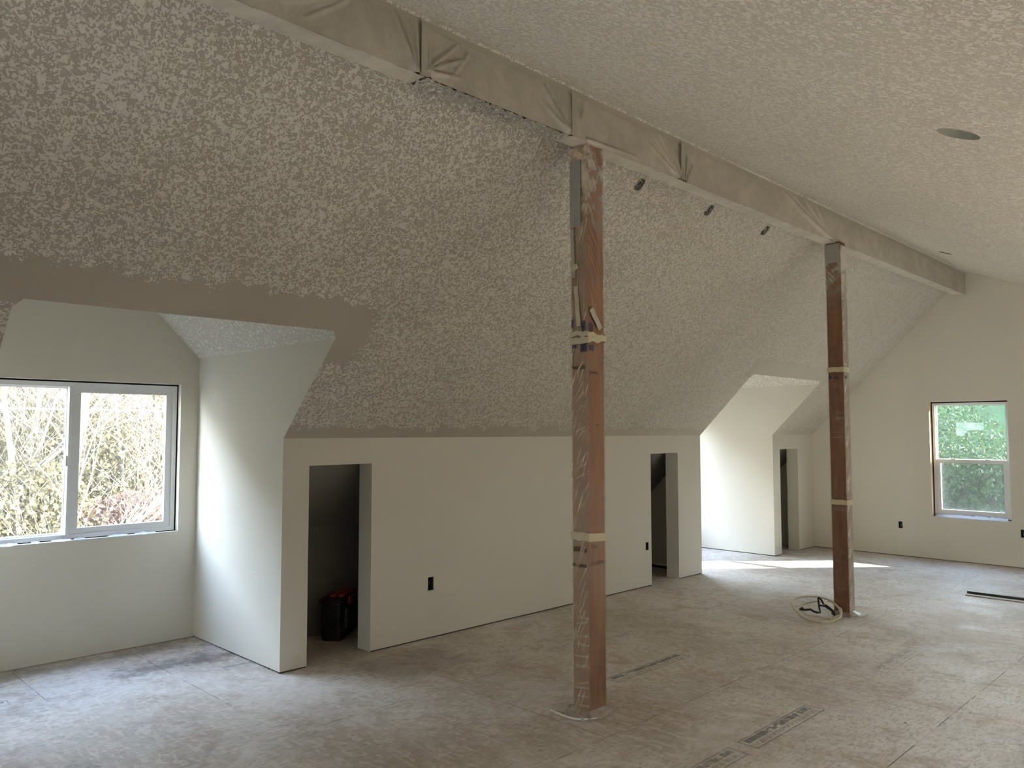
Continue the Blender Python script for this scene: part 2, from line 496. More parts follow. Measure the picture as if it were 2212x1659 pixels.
# dormers
def dormer(x0, x1, tagname, WZ):
    xc = (x0+x1)/2; zr = C+(x1-x0)/2
    for nm, x, sgn in (('near' if False else 'left', x0, 1), ('right', x1, -1)):
        bm = bmesh.new()
        t3 = lambda y, z, x=x: Vector((x, y, z))
        sheet(bm, [(0.0, GAP), (W1, GAP), (W1, C), (YC, C), (0.0, H)], [], t3)
        add_gap(bm, (x, 0, 0), (x, W1+0.014, 0), (-sgn, 0, 0), 1)
        struct('wall_%s_%s_cheek' % (tagname, nm), bm, [M['wall'], M['plate']])
    bm = bmesh.new()
    t3 = lambda x, z: Vector((x, W1, z)); t4 = lambda x, z: Vector((x, W1+0.05, z)); t5 = lambda x, z: Vector((x, W1+0.13, z))
    hole = rect(x1+WX[0], x1+WX[1], WZ[0], WZ[1])
    sheet(bm, [(x0, GAP*0.4), (x1, GAP*0.4), (x1, C), (xc, zr), (x0, C)], [hole], t3)
    reveal(bm, hole, t3, t4)
    reveal(bm, hole, t4, t5, 2)
    add_gap(bm, (x0-0.014, W1, 0), (x1+0.014, W1, 0), (0, 1, 0), 1)
    struct('wall_%s_back' % tagname, bm, [M['wall'], M['plate'], M['gap']])
    bm = bmesh.new()
    for p, q, d in ((x0, xc, CH), (x1, xc, -CH)):
        poly(bm, [(p, W1, C), (q, W1, zr), (q, YT, zr), (p+d, YT, ZT), (p, YC, C)])
    poly(bm, [(x0+CH, YT, ZT), (x1-CH, YT, ZT), (xc, YT, zr)])
    struct('ceiling_%s' % tagname, bm, [M['ceil_r']])
dormer(a0, a1, 'dormer_near', WZ)
WZF = (0.50, 1.98)               # the far dormer's window is out of sight; enlarged to let more daylight in
dormer(b0, b1, 'dormer_far', WZF)

# gable end with window
GO = [(-1.1035, 0.386, 0.024, 0.041), (-2.424, 0.391, 0.028, 0.045)]
bm = bmesh.new()
t3 = lambda y, z: Vector((X9, y, z)); t4 = lambda y, z: Vector((X9+0.085, y, z)); t5 = lambda y, z: Vector((X9+0.16, y, z)); t6 = lambda y, z: Vector((X9+0.014, y, z))
ghole = rect(GY[1], GY[0], GZ[0], GZ[1])
gouts = [rect(o[0]-o[2], o[0]+o[2], o[1]-o[3], o[1]+o[3]) for o in GO]
sheet(bm, [(YW, GAP), (0, GAP), (YS, GAP), (YS, ZS), (0, H), (YR, ZR), (YW, ZW)], [ghole]+gouts, t3)
reveal(bm, ghole, t3, t4, 0, skip=(1,))
poly(bm, [t3(GY[0], GZ[0]), t3(GY[0], GZ[1]), t4(GY[0], GZ[1]), t4(GY[0], GZ[0])], 3)
reveal(bm, ghole, t4, t5, 2)
for h in gouts: reveal(bm, h, t3, t6, 2)
add_gap(bm, (X9, YW, 0), (X9, YS, 0), (1, 0, 0), 1)
struct('wall_gable_far', bm, [M['wall'], M['plate'], M['gap'], M['jamb']])

# walls behind and beside the camera, dark to limit bounce; windows added for fill
RW = [(1.2, 2.7, 0.62, 1.42), (3.4, 4.9, 0.62, 1.42), (5.6, 7.1, 0.62, 1.42)]
bm = bmesh.new()
t3 = lambda x, z: Vector((x, YW, z)); t4 = lambda x, z: Vector((x, YW-0.12, z))
hs = [rect(*q) for q in RW]
sheet(bm, [(X0, GAP), (X9, GAP), (X9, ZW), (X0, ZW)], hs, t3)
for h in hs: reveal(bm, h, t3, t4)
add_gap(bm, (X0, YW, 0), (X9, YW, 0), (0, -1, 0), 1)
struct('wall_right', bm, [M['closet'], M['plate']])
BW = [(-3.4, -2.6, 0.75, 1.55)]
bm = bmesh.new()
t3 = lambda y, z: Vector((X0, y, z)); t4 = lambda y, z: Vector((X0-0.12, y, z))
hs = [rect(*q) for q in BW]
sheet(bm, [(YW, GAP), (YS, GAP), (YS, ZS), (0, H), (YR, ZR), (YW, ZW)], hs, t3)
for h in hs: reveal(bm, h, t3, t4)
add_gap(bm, (X0, YW, 0), (X0, YS, 0), (-1, 0, 0), 1)
struct('wall_gable_near', bm, [M['closet'], M['plate']])

# ================================================================== WINDOWS
def frame_ring(bm, u0, u1, v0, v1, bar, d0, d1, to3, bev=0.004):
    """rectangular frame of four mitred bars; to3(u, v, d)"""
    if not isinstance(bar, tuple): bar = (bar,)*4       # left, right, bottom, top
    O = [(u0, v0), (u1, v0), (u1, v1), (u0, v1)]
    I = [(u0+bar[0], v0+bar[2]), (u1-bar[1], v0+bar[2]), (u1-bar[1], v1-bar[3]), (u0+bar[0], v1-bar[3])]
    vo = [[bm.verts.new(to3(p[0], p[1], d)) for p in O] for d in (d0, d1)]
    vi = [[bm.verts.new(to3(p[0], p[1], d)) for p in I] for d in (d0, d1)]
    for i in range(4):
        j = (i+1) % 4
        bm.faces.new((vo[0][i], vo[0][j], vi[0][j], vi[0][i]))
        bm.faces.new((vo[1][j], vo[1][i], vi[1][i], vi[1][j]))
        bm.faces.new((vo[0][j], vo[0][i], vo[1][i], vo[1][j]))
        bm.faces.new((vi[0][i], vi[0][j], vi[1][j], vi[1][i]))

def slider(name, x1, WZ):
    t = empty(name); t['kind'] = 'structure'
    L = x1+WX[0]+0.012; R = x1+WX[1]-0.010; B, T = WZ[0]+0.006, WZ[1]-0.012
    y = W1+0.050
    to3 = lambda u, v, d: Vector((u, y+d, v))
    mid = (L+R)/2
    bm = bmesh.new()
    frame_ring(bm, L, R, B, T, (0.030, 0.030, 0.030, 0.030), 0.0, 0.075, to3)
    link('frame', bm, M['vinyl'], t)
    # fixed light on the left, further out
    bm = bmesh.new()
    frame_ring(bm, L+0.03, mid+0.000, B+0.03, T-0.03, (0.012, 0.050, 0.012, 0.012), 0.045, 0.062, to3)
    f = link('fixed_sash', bm, M['vinyl'], t)
    bm = bmesh.new()
    poly(bm, [to3(L+0.04, B+0.04, 0.053), to3(mid-0.045, B+0.04, 0.053), to3(mid-0.045, T-0.04, 0.053), to3(L+0.04, T-0.04, 0.053)])
    link('pane', bm, M['glass'], f)
    # sliding sash on the right, nearer the room
    bm = bmesh.new()
    frame_ring(bm, mid-0.045, R-0.028, B+0.026, T-0.026, (0.078, 0.048, 0.044, 0.044), 0.008, 0.040, to3)
    box(bm, mid-0.045, mid-0.028, y-0.006, y+0.010, B+0.026, T-0.026, 0, 0.002)
    s = link('sliding_sash', bm, M['vinyl'], t)
    bm = bmesh.new()
    poly(bm, [to3(mid+0.03, B+0.065, 0.022), to3(R-0.072, B+0.065, 0.022), to3(R-0.072, T-0.065, 0.022), to3(mid+0.03, T-0.065, 0.022)])
    link('pane', bm, M['glass'], s)
    bm = bmesh.new()
    box(bm, mid-0.060, mid-0.044, y-0.016, y+0.010, B+0.50, B+0.575, 0, 0.003)
    link('latch', bm, M['vinyl'], t)
    # shadow gap between unit and drywall
    bm = bmesh.new()
    frame_ring(bm, x1+WX[0], x1+WX[1], WZ[0], WZ[1], (0.014, 0.012, 0.008, 0.014), 0.012, 0.02, to3)
    link('shim_gap', bm, M['gap'], t)
    # torn bits of shipping film left round the unit
    rnd = random.Random(3)
    for u0, wd in ((x1-1.30, .12), (x1-1.10, .05), (x1-0.98, .12), (x1-0.84, .07), (x1-0.62, .13), (x1-0.44, .15)):
        bm = bmesh.new()
        n = 9; prev = None
        for i in range(n):
            u = u0+wd*i/(n-1)
            k = math.sin(math.pi*i/(n-1))
            zt = WZ[0]+0.004+0.013*k*rnd.uniform(.4, 1.1); 
            a = bm.verts.new((u, W1+0.047-0.004*rnd.random(), zt)); c = bm.verts.new((u, W1+0.018+0.02*rnd.random(), WZ[0]+0.006+0.004*rnd.random()))
            d = bm.verts.new((u, W1-0.004-0.004*k*rnd.random(), WZ[0]+0.002-0.006*k*rnd.random()))
            if prev:
                bm.faces.new((prev[0], a, c, prev[1])); bm.faces.new((prev[1], c, d, prev[2]))
            prev = (a, c, d)
        bmesh.ops.solidify(bm, geom=bm.faces[:], thickness=0.0008)
        link('film_scrap', bm, M['scrap'], t)
    return t
slider('window_1', a1, WZ)
slider('window_2', b1, WZF)
portal('daylight_portal', (a1+sum(WX)/2, W1+0.16, sum(WZ)/2), (0, -1, 0), 1.40, 1.08)
portal('daylight_portal', (b1+sum(WX)/2, W1+0.16, sum(WZF)/2), (0, -1, 0), 1.40, 1.46)

def hung():
    t = empty('window_3'); t['kind'] = 'structure'
    L, R = GY[0]-0.014, GY[1]+0.010          # L is the +y side (left in the room)
    B, T = GZ[0]+0.010, GZ[1]-0.016
    x = X9+0.070
    to3 = lambda u, v, d: Vector((x+d, -u, v))
    u0, u1 = -L, -R
    mz = 1.195
    bm = bmesh.new(); frame_ring(bm, u0, u1, B, T, (0.028, 0.028, 0.030, 0.024), 0.0, 0.075, to3)
    link('frame', bm, M['vinyl'], t)
    bm = bmesh.new(); frame_ring(bm, u0+0.026, u1-0.026, mz-0.01, T-0.022, (0.012, 0.012, 0.030, 0.012), 0.044, 0.062, to3)
    s = link('upper_sash', bm, M['vinyl'], t)
    bm = bmesh.new(); poly(bm, [to3(u0+.034, mz+.016, .053), to3(u1-.034, mz+.016, .053), to3(u1-.034, T-.03, .053), to3(u0+.034, T-.03, .053)])
    link('pane', bm, M['glass_dirty'], s)
    bm = bmesh.new(); frame_ring(bm, u0+0.026, u1-0.026, B+0.026, mz+0.016, (0.046, 0.046, 0.050, 0.046), 0.008, 0.040, to3)
    s = link('lower_sash', bm, M['vinyl'], t)
    bm = bmesh.new(); poly(bm, [to3(u0+.068, B+.07, .022), to3(u1-.068, B+.07, .022), to3(u1-.068, mz-.025, .022), to3(u0+.068, mz-.025, .022)])
    link('pane', bm, M['glass_dirty'], s)
    for uu in (u0+0.19, u1-0.25):
        bm = bmesh.new(); box(bm, x-0.006, x+0.020, -uu-0.055, -uu, mz+0.014, mz+0.026, 0, 0.002)
        link('sash_lock', bm, M['vinyl'], t)
    bm = bmesh.new(); poly(bm, [to3(u0+.03, B+.03, .070), to3(u1-.03, B+.03, .070), to3(u1-.03, mz, .070), to3(u0+.03, mz, .070)])
    link('insect_screen', bm, M['screen'], t)
    bm = bmesh.new(); frame_ring(bm, -GY[0], -GY[1], GZ[0], GZ[1], (0.016, 0.012, 0.012, 0.018), 0.012, 0.02, to3)
    link('shim_gap', bm, M['gap'], t)
    # torn film hanging over the sill
    bm = bmesh.new(); prev = None; rnd = random.Random(5)
    for i in range(24):
        yy = GY[0]-0.03-(0.77)*i/23
        k = 0.012+0.018*abs(math.sin(i*1.3))*rnd.uniform(.5, 1)
        a = bm.verts.new((X9+0.066, yy, GZ[0]+0.012+0.022*math.exp(-((i-6)/5.0)**2))); b = bm.verts.new((X9+0.05-0.01*rnd.random(), yy, GZ[0]+0.008+k)); c = bm.verts.new((X9+0.01, yy, GZ[0]+0.004+0.006*rnd.random())); d = bm.verts.new((X9-0.004, yy, GZ[0]-0.004-0.006*rnd.random()))
        if prev:
            for q in range(3): bm.faces.new((prev[q], (a, b, c, d)[q], (a, b, c, d)[q+1], prev[q+1]))
        prev = (a, b, c, d)
    bmesh.ops.solidify(bm, geom=bm.faces[:], thickness=0.0008)
    link('film_scrap', bm, M['scrap'], t, True)
    # protective sticker left on the upper glass
    bm = bmesh.new(); poly(bm, [to3(u0+.25, 1.50, .050), to3(u0+.33, 1.49, .050), to3(u0+.37, 1.56, .050), to3(u0+.54, 1.57, .050), to3(u0+.545, 1.65, .050), to3(u0+.25, 1.655, .050)])
    link('glass_sticker', bm, mat_glass('glass_sticker', 0.05, (0.72, 0.92, 0.90)), t)
hung()
portal('daylight_portal', (X9+0.19, (GY[0]+GY[1])/2, sum(GZ)/2), (-1, 0, 0), 0.82, 1.36)

def fill_window(name, L, R, B, T, wall, side):  # unseen windows, added as fill light
    t = empty(name); t['kind'] = 'structure'
    if side == 'y': to3 = lambda u, v, d: Vector((u, wall-0.06-d, v))
    else: to3 = lambda u, v, d: Vector((wall-0.06-d, u, v))
    bm = bmesh.new(); frame_ring(bm, L, R, B, T, 0.05, 0, 0.05, to3); link('frame', bm, M['vinyl'], t)
    bm = bmesh.new(); poly(bm, [to3(L+.04, B+.04, .02), to3(R-.04, B+.04, .02), to3(R-.04, T-.04, .02), to3(L+.04, T-.04, .02)]); link('pane', bm, M['glass'], t)
for i, q in enumerate(RW):
    fill_window('fill_window_right', *q, YW, 'y')
    portal('daylight_portal', ((q[0]+q[1])/2, YW-0.15, (q[2]+q[3])/2), (0, 1, 0), q[1]-q[0], q[3]-q[2])
for q in BW:
    fill_window('fill_window_near', *q, X0, 'x')
    portal('daylight_portal', (X0-0.15, (q[0]+q[1])/2, (q[2]+q[3])/2), (1, 0, 0), q[1]-q[0], q[3]-q[2])

# ================================================================== RIDGE BEAM
def fold_sheet(bm, o, uv, vv, nrm, lu, lv, nu, nv, folds, amp=0.006, mi=0, rough=0.0, seed=0):
    """plastic sheet: a grid pushed out along folds given as (u0, v0, u1, v1, width, height)"""
    o, uv, vv, nrm = Vector(o), Vector(uv), Vector(vv), Vector(nrm)
    rows = []
    lay = bm.verts.layers.float.get('fold') or bm.verts.layers.float.new('fold')
    for j in range(nv+1):
        row = []
        for i in range(nu+1):
            u = lu*i/nu; v = lv*j/nv
            h = 0.0
            for (u0, v0, u1, v1, wd, ht) in folds:
                if u < min(u0, u1)-3*wd or u > max(u0, u1)+3*wd or v < min(v0, v1)-3*wd or v > max(v0, v1)+3*wd: continue
                dx, dy = u1-u0, v1-v0
                L2 = dx*dx+dy*dy
                t = max(0, min(1, ((u-u0)*dx+(v-v0)*dy)/L2)) if L2 > 0 else 0
                d2 = (u-u0-dx*t)**2+(v-v0-dy*t)**2
                h = max(h, ht*math.exp(-d2/(wd*wd))*(1-0.65*t))
            hf = h
            if rough: h += rough*mnoise.noise((o+uv*u+vv*v)*14+Vector((seed, 0, 0)))+rough*.5*mnoise.noise((o+uv*u+vv*v)*40)
            vt = bm.verts.new(o+uv*u+vv*v+nrm*h); vt[lay] = min(1.0, hf/0.0048)
            row.append(vt)
        rows.append(row)
    for j in range(nv):
        for i in range(nu):
            f = bm.faces.new((rows[j][i], rows[j][i+1], rows[j+1][i+1], rows[j+1][i])); f.material_index = mi
    return rows

def mat_dusty_plastic(name, col, rough=0.35, crust=False):
    n = N(name)
    f = n.noise(5, 5, 0.65, 0.4)
    st = n.noise(30, 4, 0.7, 0.5, vec=n.mapped(1, 1, 0.5))
    c = n.mix(n.smooth(f, 0.35, 0.7), rgba(*[q*0.88 for q in col]), rgba(*[min(1, q*1.12) for q in col]))
    c = n.mix(n.smooth(st, 0.55, 0.75, 0, 0.3), c, rgba(*[min(1, q*1.3) for q in col]))
    h = n.noise(70, 3, 0.6)
    nm = n.bump(h, 0.004, 0.35)
    if crust:
        X, Y, Z = n.xyz()
        k = n.boxmask(0.13, -1.87, 0.50, 1.0, 0.05)
        h2 = n.math('MULTIPLY', n.smooth(n.noise(48, 3, 0.6, 0.6), 0.42, 0.58), k)
        nm = n.bump(h2, 0.012, 1.0, nm)
        c = n.mix(n.math('MULTIPLY', h2, 0.35), c, rgba(0.62, 0.59, 0.52))
    return n.done(n.bsdf(c, rough, nm, 0.5))
M['sheet'] = mat_dusty_plastic('oversprayed_plastic', (0.50, 0.455, 0.375), 0.42)
M['sheet_under'] = mat_dusty_plastic('oversprayed_plastic_underside', (0.60, 0.555, 0.47), 0.5, True)
M['tape'] = mottled('dusty_masking_tape', (0.47, 0.435, 0.355), 0.12, 9, 0.6, 0.3)
M['beam'] = mottled('glued_timber', (0.42, 0.28, 0.17), 0.2, 15)

YB0, YB1 = -1.924, -1.815           # beam faces (towards and away from the camera)
ZB = 3.1765; ZBT = 3.452
bm = bmesh.new()
box(bm, X0+0.02, X9-0.003, YB0+0.006, YB1-0.004, ZB+0.008, slope(YB1)-0.012)
beam = link('ridge_beam', bm, M['beam'])
tag(beam, 'long grey ridge beam wrapped in oversprayed plastic sheeting under the ceiling peak', 'beam', kind='thing')
bx0 = X0+0.02
F = []
def bf(x0, z0, x1, z1, wd=0.012, ht=0.012): F.append((x0-bx0, z0-ZB, x1-bx0, z1-ZB, wd*0.95, ht*1.9))
# gathers at the sheet joint over x = -0.42, fans at the posts, and the joint at 1.73
bf(-0.43, 3.18, -0.43, 3.42, 0.012, 0.010); bf(-0.36, 3.18, -0.37, 3.43, 0.012, 0.010)
for x1, z1 in ((-0.50, 3.40), (-0.56, 3.42), (-0.47, 3.36)): bf(-0.44, 3.19, x1, z1, 0.010, 0.012)
for x1, z1 in ((-0.19, 3.39), (-0.22, 3.30), (-0.26, 3.33), (-0.10, 3.36), (-0.16, 3.24)): bf(-0.385, 3.20, x1, z1, 0.009, 0.013)
bf(-0.12, 3.37, -0.24, 3.20, 0.010, 0.010)
for x1, z1 in ((-0.97, 3.28), (-1.10, 3.25), (-1.25, 3.30), (-1.0, 3.22), (-1.3, 3.2)): bf(-0.80, 3.37, x1, z1, 0.010, 0.011)
for x1, z1 in ((0.42, 3.38), (0.46, 3.40), (0.40, 3.30)): bf(0.615, 3.19, x1, z1, 0.010, 0.014)
bf(0.64, 3.18, 0.64, 3.40, 0.012, 0.010); bf(0.73, 3.30, 0.76, 3.42, 0.011, 0.010)
for x1 in (0.95, 1.1, 1.25): bf(0.78, 3.19, x1, 3.20+0.02*(x1-.9), 0.008, 0.010)
for dx in (-0.10, -0.05, 0.0, 0.05, 0.10): bf(1.735+dx*0.4, 3.18, 1.74+dx*1.4, 3.40-abs(dx), 0.010, 0.015)
for x1, z1 in ((1.42, 3.40), (1.36, 3.33), (1.50, 3.42)): bf(1.70, 3.19, x1, z1, 0.009, 0.008)
for x1, z1 in ((3.15, 3.42), (3.22, 3.40), (3.35, 3.42), (3.55, 3.43), (3.75, 3.43), (3.3, 3.36)): bf(4.03, 3.18, x1, z1, 0.013, 0.014)
bf(5.6, 3.40, 5.75, 3.30, 0.02, 0.006); bf(6.1, 3.41, 6.9, 3.36, 0.014, 0.006)
bm = bmesh.new()
for xa, xb, dx, nv_ in ((bx0, -1.4, 0.08, 6), (-1.4, 4.5, 0.0055, 34), (4.5, X9-0.003, 0.02, 14)):
    Fx = [(a-xa+bx0, b, c-xa+bx0, d, e_, f_) for a, b, c, d, e_, f_ in F]
    fold_sheet(bm, (xa, YB0, ZB), (1, 0, 0), (0, 0, 1), (0, -1, 0), xb-xa, ZBT-ZB-0.006, int((xb-xa)/dx), nv_, Fx, rough=0.0016)
link('plastic_sheet', bm, M['sheet'], beam, True)
bm = bmesh.new()
fold_sheet(bm, (bx0, YB1, ZB), (1, 0, 0), (0, -1, 0), (0, 0, -1), -0.38-bx0, YB1-YB0, 300, 8, [], rough=0.0035, seed=4)
rows = fold_sheet(bm, (-0.38, YB1+0.012, ZB), (1, 0, 0), (0, -1, 0), (0, 0, -1), 1.02, YB1-YB0+0.012, 170, 20, [], rough=0.004, seed=4)
for rr_ in rows:      # thick crust of texture mud left on the sheet here
    for v_ in rr_:
        v_.co.z -= 0.020*max(0, mnoise.noise(v_.co*60)+0.1)
        v_.co.y += 0.006*mnoise.noise(v_.co*45+Vector((7, 0, 0)))
fold_sheet(bm, (0.64, YB1, ZB), (1, 0, 0), (0, -1, 0), (0, 0, -1), X9-0.003-0.64, YB1-YB0, 450, 8, [], rough=0.0035, seed=4)
fold_sheet(bm, (bx0, YB1, ZB), (1, 0, 0), (0, 0, 1), (0, 1, 0), X9-0.003-bx0, slope(YB1)-ZB-0.01, 200, 4, [], rough=0.002, seed=9)
link('underside_sheet', bm, M['sheet_under'], beam, True)
bm = bmesh.new()
fold_sheet(bm, (bx0, YB0-0.003, ZBT-0.044), (1, 0, 0), (0, 0, 1), (0, -1, 0), 12.0, 0.034, 500, 2, [], rough=0.0009, seed=2)
link('top_tape', bm, M['tape'], beam, True)
for xt in (-0.395, 0.655, 1.735):
    bm = bmesh.new()
    fold_sheet(bm, (xt-0.020, YB0-0.017, ZB), (1, 0, 0), (0, 0, 1), (0, -1, 0), 0.040, 0.245, 4, 24, [], rough=0.004, seed=xt)
    link('joint_tape', bm, M['tape'], beam, True)

# ================================================================== POSTS
def mat_kraft(name, a, b):
    n = N(name)
    g = n.noise(7, 5, 0.6, 0.5, vec=n.mapped(2.5, 2.5, 0.35))
    c = n.mix(n.smooth(g, 0.35, 0.68), rgba(*a), rgba(*b))
    fine = n.noise(60, 3, 0.6, 0, vec=n.mapped(1, 1, 0.06))
    c = n.mix(n.smooth(fine, 0.5, 0.75, 0, 0.25), c, rgba(*[q*0.7 for q in a]))
    return n.done(n.bsdf(c, 0.55, None, 0.4))
M['post_a'] = mat_kraft('post_timber_tan', (0.27, 0.125, 0.066), (0.35, 0.185, 0.102))
M['post_b'] = mat_kraft('post_timber_dark', (0.19, 0.08, 0.04), (0.26, 0.12, 0.06))
def mat_wrap(name, a, col=(0.66, 0.60, 0.52), axis=None, amt=0.0, foldamt=0.36):
    n = N(name)
    tr = n.n('ShaderNodeBsdfTransparent', i_Color=rgba(0.94, 0.93, 0.91))
    X, Y, Z = n.xyz()
    dust = n.smooth(Z, 2.5, 3.05, 0.0, 1.35)
    dustn = n.math('MULTIPLY', dust, n.smooth(n.noise(14, 4, .6), 0.35, 0.6))
    film = n.bsdf(rgba(*col), 0.22, n.bump(n.noise(32, 4, 0.6, 0.6), 0.006, 0.5), 0.7)
    st = n.noise(20, 4, 0.6, 0.8, vec=n.mapped(1.0, 1.0, 0.55, (0.4, 0.3, 0)))
    f = n.smooth(st, 0.42, 0.75, a, a+0.14)
    f = n.math('ADD', f, n.math('MULTIPLY', dustn, 0.45), clamp=True)
    at = n.n('ShaderNodeAttribute', attribute_name='fold')
    f = n.math('ADD', f, n.math('MULTIPLY', n.smooth(at.outputs['Fac'], 0.2, 1.0), foldamt), clamp=True)  # film whiter along folds, painting in their highlights
    if axis:     # fine slanting creases of the film, pale streaks painted as their glints
        r_ = n.mapped(1, 1, 1, (math.radians(-20), 0, 0) if axis == 'x' else (0, math.radians(-20), 0))
        st_ = n.n('ShaderNodeMapping', i_0=r_)
        st_.inputs['Scale'].default_value = (1, 95, 5) if axis == 'x' else (95, 1, 5)
        cz = n.noise(1.0, 3, 0.6, 0.4, vec=st_.outputs[0])
        patch = n.smooth(n.noise(4.5, 2, w=1.0), 0.38, 0.58)
        cr = n.math('MULTIPLY', n.smooth(cz, 0.54, 0.68), patch)
        f = n.math('ADD', f, n.math('MULTIPLY', cr, amt), clamp=True)
        film = n.bsdf(rgba(*col), 0.22, n.bump(n.math('MULTIPLY', cz, patch), 0.006, 0.8), 0.7)
    b = n.n('ShaderNodeMixShader', i_0=f, i_1=tr.outputs[0], i_2=film)
    return n.done(b.outputs[0])
M['wrap'] = mat_wrap('clear_plastic_wrap', 0.035, (0.66, 0.60, 0.52), 'y', 0.20, 0.26)
M['wrap_loose_lit'] = mat_wrap('loose_wrap_lit', 0.26, (0.84, 0.69, 0.50), 'x', 0.45, 0.20)  # loose film, paler and tanner to make up missing light on this face
M['wrap_milky'] = mat_wrap('milky_plastic_wrap', 0.52)
M['skirt'] = mat_wrap('crumpled_plastic', 0.36)
M['mtape'] = mottled('yellow_masking_tape', (0.60, 0.53, 0.36), 0.1, 14, 0.55, 0.3)
M['gtape'] = mottled('grey_plastic_patch', (0.36, 0.35, 0.31), 0.1, 14, 0.35, 0.5)
M['blueprint'] = plain('dark_blue_print', (0.055, 0.05, 0.12), 0.5)

def wrap_face(bm, o, uv, nrm, wu, z0, z1, folds, seed, fine=True):
    nu, nv = (38, int((z1-z0)/0.0065)) if fine else (8, 60)
    fold_sheet(bm, Vector(o)+Vector((0, 0, z0)), uv, (0, 0, 1), nrm, wu, z1-z0, nu, nv, [(a, b-z0, c, d-z0, e_*1.15, f_*0.9) for a, b, c, d, e_, f_ in folds], rough=0.0014, seed=seed)

def band(bm, x0, x1, y0, y1, z, hgt, off, tilt=0.0, wav=0.0, seed=0):
    """a strip of tape going round the post"""
    pts = []
    for (p, q) in (((x0-off, y1+off), (x0-off, y0-off)), ((x0-off, y0-off), (x1+off, y0-off)), ((x1+off, y0-off), (x1+off, y1+off)), ((x1+off, y1+off), (x0-off, y1+off))):
        for i in range(8):
            t = i/8; pts.append((p[0]+(q[0]-p[0])*t, p[1]+(q[1]-p[1])*t))
    n = len(pts); lo = []; hi = []
    for i, (x, y) in enumerate(pts):
        s = math.sin(2*math.pi*i/n+1.0)*tilt + wav*mnoise.noise(Vector((i*0.45, seed, 0)))
        k = wav*0.4*mnoise.noise(Vector((i*0.6, seed+5, 0)))
        lo.append(bm.verts.new((x, y, z-hgt/2+s))); hi.append(bm.verts.new((x, y, z+hgt/2+s+k)))
    for i in range(n):
        j = (i+1) % n
        bm.faces.new((lo[i], lo[j], hi[j], hi[i]))

def strip_on(bm, axis, base, p, q, wd):
    """flat strip of tape on a post face; axis 'x' = face at constant x (coords y,z), 'y' = face at constant y (coords x,z)"""
    p, q = Vector(p), Vector(q); d = (q-p).normalized(); nn = Vector((-d[1], d[0]))*wd/2
    cs = [p+nn, p-nn, q-nn, q+nn]
    n = 6; rows = []
    for i in range(n+1):
        t = i/n
        a = p+(q-p)*t
        k = 0.0015*math.sin(i*2.1)
        row = []
        for s in (-1, 1):
            c = a+nn*s
            row.append(bm.verts.new((base-k, c[0], c[1]) if axis == 'x' else (c[0], base-k, c[1])))
        rows.append(row)
    for i in range(n): bm.faces.new((rows[i][0], rows[i][1], rows[i+1][1], rows[i+1][0]))

# ---- near post
PX, PY, PB, PA = 0.7989, -1.9068, 0.1405, 0.1164      # near corner; size in x, size in y
bm = bmesh.new()
box(bm, PX, PX+PB, PY, PY+PA, 0.0, ZB+0.006, 0, 0.003)
p1 = link('support_post', bm, M['post_a'])
tag(p1, 'nearer of two timber posts, tan, wrapped in clear plastic and masking tape', 'post', kind='thing')
fl = []   # left face (facing -x): u from far corner (left in view) to near corner
R1 = random.Random(11)
for k in range(16):   # crinkles pulled flat at the foot
    z = 0.06+0.052*k*R1.uniform(.8, 1.0)
    if z < 0.55: fl.append((PA*R1.uniform(.9, 1), z, PA*R1.uniform(-.05, .3), z+R1.uniform(-.03, .015), 0.006, 0.008))
for k in range(8):
    z = R1.uniform(0.40, 0.93); fl.append((PA*R1.uniform(.75, 1.0), z+0.10, PA*R1.uniform(0, .35), z-0.10, 0.005, 0.0075))
for k in range(12):
    z = R1.uniform(1.0, 1.95); fl.append((PA*R1.uniform(.7, 1.0), z, PA*R1.uniform(0, .4), z-R1.uniform(.03, .12), 0.005, 0.0075))
for k in range(9):
    a = -0.9+0.25*k; fl.append((PA*.55, 2.18, PA*.55-0.06*math.cos(a), 2.18+0.08*math.sin(a)+.03, 0.004, 0.006))
for k in range(5): fl.append((PA*(.3+.13*k), 2.2, PA*(.25+.14*k), 2.62, 0.004, 0.0045))
fr = []   # right face (facing -y): u from near corner to far right
for k in range(15):   # long diagonals high up
    z = 2.12+0.062*k; fr.append((PB*R1.uniform(.0, .25), z+0.16, PB*1.02, z-0.05, 0.0045, 0.0065))
for k in range(6): fr.append((PB*R1.uniform(0, .3), 0.88-R1.uniform(0, .3), PB*.95, 0.93+R1.uniform(-.1, .1)-0.05*k*.5, 0.005, 0.004))
for k in range(4): fr.append((PB*.1, R1.uniform(1.2, 1.8), PB*.7, R1.uniform(1.2, 1.8)+.1, 0.005, 0.003))
bm = bmesh.new()
wrap_face(bm, (PX-0.004, PY+PA+0.003, 0), (0, -1, 0), (-1, 0, 0), PA+0.007, 0.02, 3.172, fl, 1)
link('loose_wrap_lit', bm, M['wrap_loose_lit'], p1, True)
bm = bmesh.new()
wrap_face(bm, (PX-0.004, PY-0.004, 0), (1, 0, 0), (0, -1, 0), PB+0.008, 0.02, 3.172, fr, 2)
wrap_face(bm, (PX+PB+0.004, PY-0.004, 0), (0, 1, 0), (1, 0, 0), PA+0.007, 0.02, 3.172, [], 3, False)
wrap_face(bm, (PX+PB+0.004, PY+PA+0.003, 0), (-1, 0, 0), (0, 1, 0), PB+0.008, 0.02, 3.172, [], 4, False)
link('plastic_wrap', bm, M['wrap'], p1, True)
bm = bmesh.new(); band(bm, PX, PX+PB, PY, PY+PA, 0.965, 0.045, 0.0075, 0.006, 0.006, 1); link('tape_band', bm, M['mtape'], p1)
